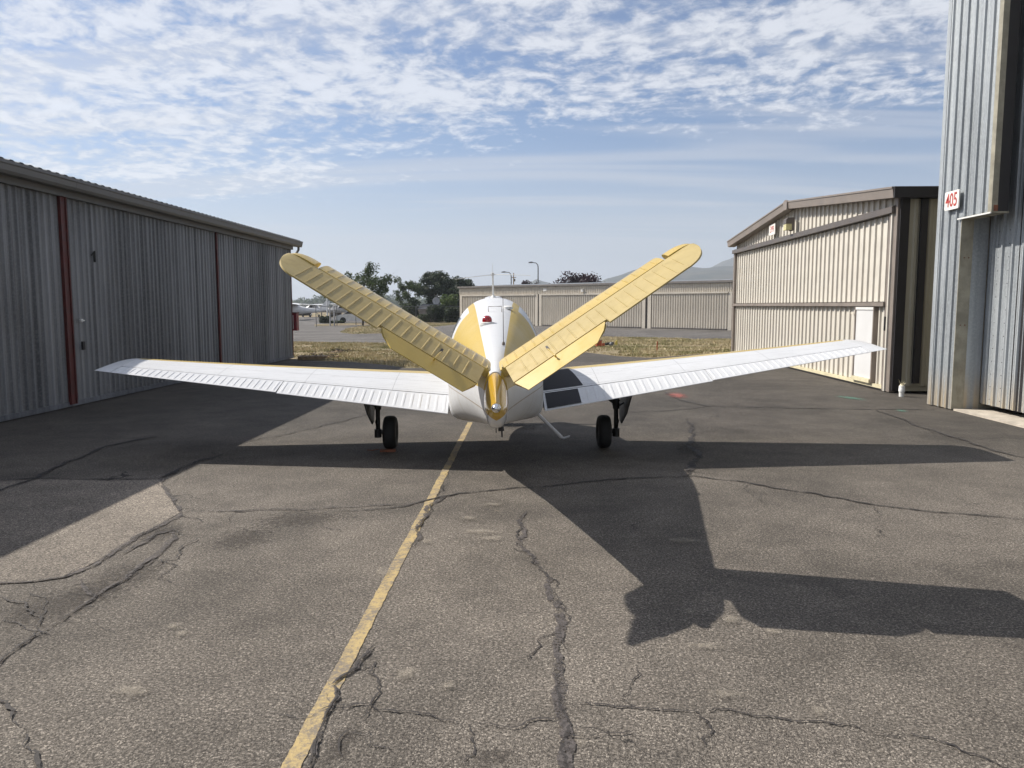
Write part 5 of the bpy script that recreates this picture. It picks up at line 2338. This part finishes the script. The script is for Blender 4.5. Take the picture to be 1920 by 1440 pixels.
sk.add([(-.02, -.012, .40), (.02, -.012, .40), (.02, .012, .40), (-.02, .012, .40), (0, 0, .43)], [(0, 1, 4), (1, 2, 4), (2, 3, 4), (3, 0, 4)])
o = sk.build('survey_stake', M['orange'])
o.location = (x, y, 0)
tag(o, 'thin orange survey stake standing in the dry grass on the right', 'stake')


# ------------------------------------------------------------------ chain link fence
def fence(px_pts, label, h=1.75, spacing=3.0):
    pts = [Vector((*ground(x, y), 0)) for x, y in px_pts]
    root = empty('chain_link_fence', pts[0])
    tag(root, label, 'fence')
    o0 = pts[0]
    post = MB().tube([(0, 0, -.1), (0, 0, h)], .035, 8).mesh('post', M['fence_metal'])
    wires = MB()
    for a, b in zip(pts[:-1], pts[1:]):
        L = (b - a).length
        k = max(1, int(L / spacing))
        for i in range(k + 1):
            p = a.lerp(b, i / k) - o0
            inst('post', post, root, p)
        MB().tube([a - o0 + Vector((0, 0, h - .02)), b - o0 + Vector((0, 0, h - .02))], .024, 6).build('top_rail', M['fence_metal'], root)
        MB().tube([a - o0 + Vector((0, 0, .12)), b - o0 + Vector((0, 0, .12))], .012, 6).build('bottom_wire', M['fence_metal'], root)
        n = int(L / .16)
        d = (b - a) / L
        for i in range(-int(h / .16), n):
            for s in (1, -1):
                u0, u1 = i * .16, i * .16 + h
                if s < 0: u0, u1 = u1, u0
                z0, z1 = .05, h
                # clip to the bay
                def clip(u0, z0, u1, z1):
                    for lim in (0, L):
                        pass
                    ua, za, ub_, zb_ = u0, z0, u1, z1
                    if ua > ub_: ua, za, ub_, zb_ = ub_, zb_, ua, za
                    if ub_ <= 0 or ua >= L: return None
                    if ua < 0: za += (zb_ - za) * (0 - ua) / (ub_ - ua); ua = 0
                    if ub_ > L: zb_ = za + (zb_ - za) * (L - ua) / (ub_ - ua); ub_ = L
                    return ua, za, ub_, zb_
                c = clip(u0, z0, u1, z1)
                if not c: continue
                p0 = a - o0 + d * c[0] + Vector((0, 0, c[1]))
                p1 = a - o0 + d * c[2] + Vector((0, 0, c[3]))
                w_ = Vector((0, 0, .005))
                wires.add([p0 - w_, p0 + w_, p1 + w_, p1 - w_], [(0, 1, 2, 3)])
    f = wires.build('wire_mesh', M['fence_metal'], root, fix=False)
    f['kind'] = 'stuff'
    return root


fence([(593, 613), (700, 608), (780, 605.5), (880, 603)], 'chain link fence with steel posts beyond the far road', h=1.85)

# gate posts near the left end
for i, (px, lab) in enumerate(((617, 'leftmost of two pale gate posts in the fence'), (625, 'rightmost of two pale gate posts in the fence'))):
    x, y = ground(px, 611)
    mb = MB()
    mb.tube([(0, 0, -.1), (0, 0, 1.75)], .06, 10)
    mb.lathe([(.10, 1.75), (.10, 1.79), (.0, 1.85)], (0, 0, 0), 'z', 10)
    o = mb.build('gate_post', M['dish'], None, smooth=40)
    o.location = (x, y + .4, 0)
    tag(o, lab, 'post', 'gate posts')
p = at(613, 560, 95)
mb = MB()
mb.tube([(0, 0, -.1), (0, 0, p.z + 1.5)], [.10, .07], 10)
mb.lathe([(.10, 0), (.10, .05), (0, .08)], (0, 0, p.z + 1.5), 'z', 10)
o = mb.build('pole', M['white_trim'], None, smooth=40)
o.location = (p.x, p.y, 0)
tag(o, 'tall pale pole behind the dark shrub and the tail', 'pole')


# ------------------------------------------------------------------ street lamps
def street_lamp(px, top, Y, arm_px, label):
    p = at(px, top, Y)
    arm = (px - arm_px) / 1443.0 * Y
    root = empty('street_lamp', (p.x, p.y, 0))
    tag(root, label, 'street lamp', 'street lamps behind the hangar row')
    h = p.z
    mb = MB()
    mb.tube([(0, 0, -.1), (0, 0, h - .7), (-.06, 0, h - .35), (-.3, 0, h - .08), (-arm * .7, 0, h)], [.11, .085, .07, .06, .05], 10)
    mb.build('pole', M['steel_pole'], root, smooth=60)
    mb = MB()
    mb.prism([(-arm - .15, h - .10), (-arm * .62, h - .08), (-arm * .58, h + .05), (-arm * .8, h + .12), (-arm - .12, h + .02)], -.16, .16, axis='y')
    mb.build('lamp_head', M['steel_pole'], root)
    return root


street_lamp(958.5, 510, 122, 942, 'shorter curved street lamp rising above the roof of the aircraft')
street_lamp(1009, 492, 112, 993, 'taller curved street lamp to the right above the hangar row')
p = at(963, 512, 150)
root = empty('utility_pole', (p.x, p.y, 0))
tag(root, 'slim utility pole with a crossarm close to the shorter lamp', 'utility pole')
MB().tube([(0, 0, -.1), (0, 0, p.z)], [.14, .09], 8).build('pole', M['wood'], root)
MB().box(-.5, .5, -.06, .06, p.z - .9, p.z - .78).build('crossarm', M['wood'], root)
MB().lathe([(.12, 0), (.15, .25), (.12, .5)], (.2, 0, p.z - 1.6), 'z', 8).build('transformer', M['steel_pole'], root)

# dark shed with satellite dish beside it
p = at(814, 590, 96)
root = empty('shed', (p.x, p.y, 0))
tag(root, 'small shed with a dark pitched roof among the bushes', 'shed')
MB().box(-1.7, 1.7, -1.2, 1.2, 0, 1.5).build('wall', M['far_trim'], root)
zr = at(814, 570, 96).z
mb = MB()
mb.add([(-1.9, -1.4, 1.45), (1.9, -1.4, 1.45), (1.9, 1.4, 1.45), (-1.9, 1.4, 1.45), (-1.5, 0, zr), (1.7, 0, zr)], [(0, 1, 5, 4), (2, 3, 4, 5), (1, 2, 5), (3, 0, 4), (0, 3, 2, 1)])
mb.build('roof', M['shingle_dark'], root)
p = at(818, 565, 99)
root = empty('satellite_dish', (p.x, p.y, 0))
tag(root, 'round pale satellite dish just above the dark shed roof', 'satellite dish')
MB().tube([(0, 0, -.1), (0, 0, p.z)], .06, 8).build('mast', M['steel_pole'], root)
mb = MB()
mb.lathe([(.0, .02), (.25, -.01), (.42, -.07), (.46, -.10), (.45, -.12), (.25, -.04), (0, -.01)], (0, -.1, p.z + .05), 'y', 20)
mb.build('reflector', M['dish'], root, smooth=60)
MB().tube([(0, -.1, p.z - .35), (0, -.6, p.z + .05)], .02, 6).build('feed_arm', M['steel_pole'], root)


# ------------------------------------------------------------------ parked high-wing aircraft, shelters, van
def parked_plane(px, py, Y, rz, label, grp='parked aircraft in the far left background'):
    p = at(px, py, Y)
    root = empty('parked_aircraft', (p.x, p.y, 0), rz)
    tag(root, label, 'aircraft', grp)
    mb = MB()
    secs = [(3.0, .9, .25, .3), (2.6, 1.1, .42, .42), (1.6, 1.2, .50, .50), (.9, 1.35, .55, .65), (-.4, 1.35, .52, .62), (-1.5, 1.25, .35, .42), (-3.4, 1.2, .12, .2), (-4.2, 1.2, .05, .12)]
    rows = []
    for (yy, zc, hw, hh) in secs:
        rows.append([Vector((hw * math.sin(2 * math.pi * k / 14), yy, zc + hh * math.cos(2 * math.pi * k / 14))) for k in range(15)])
    mb.grid(rows)
    mb.add(rows[0][:-1], [tuple(range(14))])
    mb.add(rows[-1][:-1], [tuple(range(14))])
    mb.build('fuselage', M['plane_white'], root, smooth=60)
    for s in (-1, 1):
        mb = MB()
        prof = [(.0, .05), (-.25, .13), (-.8, .12), (-1.55, .02), (-1.5, .0), (-.6, -.04), (-.1, -.03)]
        vs = []
        for x in (.0, 3.0, 5.4):
            tpr = 1 if x < 3.1 else .75
            vs.append([Vector((s * x, 1.0 + q[0] * tpr, 1.98 + x * .03 + q[1])) for q in prof] + [Vector((s * x, 1.0 + prof[0][0], 1.98 + x * .03 + prof[0][1]))])
        mb.grid(vs)
        mb.add(vs[-1][:-1], [tuple(range(7))])
        mb.build('wing', M['plane_white'], root)
        MB().tube([(s * .5, .55, .95), (s * 2.6, .5, 2.0)], .035, 6).build('wing_strut', M['plane_white'], root)
        MB().tube([(s * .4, .1, .95), (s * 1.15, .1, .25)], .04, 6).build('gear_leg', M['plane_white'], root)
        MB().lathe([(.1, -.07), (.2, -.06), (.21, 0), (.2, .06), (.1, .07)], (s * 1.2, .1, .21), 'x', 14).build('wheel', M['rubber'], root)
        MB().box(min(s * .05, s * 1.6), max(s * .05, s * 1.6), -4.3, -3.5, 1.25, 1.30).build('tailplane', M['plane_white'], root)
        mb = MB()
        mb.add([(s * .56, 1.1, 1.45), (s * .56, .2, 1.5), (s * .5, .2, 1.85), (s * .46, .8, 1.85)], [(0, 1, 2, 3)])
        mb.build('window', M['dark_glass'], root, fix=False)
    mb = MB()
    mb.prism([(-3.0, 1.3), (-4.3, 1.3), (-4.7, 2.5), (-4.1, 2.5)], -.05, .05, axis='x')
    mb.build('fin', M['plane_white'], root)
    MB().lathe([(.1, -.06), (.18, -.05), (.19, 0), (.18, .05), (.1, .06)], (0, 2.4, .19), 'x', 14).build('wheel', M['rubber'], root)
    MB().box(-.95, .95, 3.05, 3.10, .84, .94).build('propeller', M['near_black'], root)
    MB().lathe([(.16, 0), (.1, .2), (0, .28)], (0, 3.0, .9), 'y', 12).build('spinner', M['plane_white'], root)
    return root


parked_plane(553, 606, 104, R(100), 'white high wing aircraft half hidden by the far corner of the grey hangar')
parked_plane(591, 601, 128, R(70), 'white high wing aircraft parked left of the dark shrub')
parked_plane(648, 600, 130, R(80), 'white high wing aircraft behind the fence under the left tail')


def shelter(px0, px1, ytop, Y, label, h2=.28):
    a, b = at(px0, ytop, Y), at(px1, ytop, Y)
    c = (a + b) / 2
    root = empty('open_shelter', (c.x, c.y, 0))
    tag(root, label, 'shelter', 'open shelters on the far left')
    w_ = (b - a).length / 2
    z = c.z
    MB().box(-w_, w_, -3, 3, z - h2, z).build('roof', M['far_trim'], root)
    MB().box(-w_ - .05, w_ + .05, -3.06, -3.0, z - .10, z + .04).build('roof_edge', M['white_trim'], root)
    for s in (-1, 1):
        for q in (-2.8, 2.8):
            MB().box(s * w_ * .95 - .08, s * w_ * .95 + .08, q - .08, q + .08, 0, z - h2).build('column', M['far_trim'], root)
    MB().box(-w_, w_, 2.9, 3.0, 0, z - h2).build('back_wall', M['far_trim'], root)


shelter(500, 577, 584.5, 150, 'low open shelter at the left edge beside the grey hangar')
shelter(610, 633, 582.5, 140, 'small dark roofed shelter behind the pale pole')
shelter(752, 771, 586, 130, 'small pale roofed shelter right of the left tail')

p = at(667, 609, 86)
van = empty('parked_car', (p.x, p.y, 0), R(12))
tag(van, 'white car parked by the fence under the left tail', 'car')
mb = MB()
prof = [(-2.1, .35), (-2.15, .75), (-1.35, .95), (-.7, 1.42), (.9, 1.48), (1.7, 1.02), (2.1, .9), (2.15, .4), (1.8, .25), (-1.8, .25)]
mb.prism(prof, -.85, .85, axis='y')
mb.build('body', M['car_white'], van, smooth=25)
mb = MB()
mb.prism([(-1.22, .98), (-.66, 1.36), (.86, 1.41), (1.45, 1.06)], -.862, .862, axis='y')
mb.build('windows', M['dark_glass'], van)
for xx in (-1.35, 1.35):
    for yy in (-.8, .8):
        MB().lathe([(.0, -.1), (.28, -.1), (.32, -.06), (.32, .06), (.28, .1), (0, .1)], (xx, yy, .31), 'y', 18).build('wheel', M['rubber'], van)
MB().box(-2.17, -2.10, -.7, -.4, .62, .76).build('headlight', M['chrome'], van)
MB().box(-2.17, -2.10, .4, .7, .62, .76).build('headlight', M['chrome'], van)

# ------------------------------------------------------------------ haze: one closed box of thin air
mb = MB().box(-4500, 4500, -1500, 4500, -8, 215)
hz = mb.build('haze', [], None)
tag(hz, 'thin summer haze over the whole field', 'haze', None, 'stuff')
hm = bpy.data.materials.new('haze_air')
hm.use_nodes = True
for n in list(hm.node_tree.nodes):
    if n.type == 'BSDF_PRINCIPLED':
        hm.node_tree.nodes.remove(n)
pvn = hm.node_tree.nodes.new('ShaderNodeVolumePrincipled')
pvn.inputs['Color'].default_value = (.80, .88, 1.0, 1)
pvn.inputs['Density'].default_value = .00030
pvn.inputs['Anisotropy'].default_value = .2
hm.node_tree.links.new(pvn.outputs[0], [n for n in hm.node_tree.nodes if n.type == 'OUTPUT_MATERIAL'][0].inputs['Volume'])
hz.data.materials.append(hm)
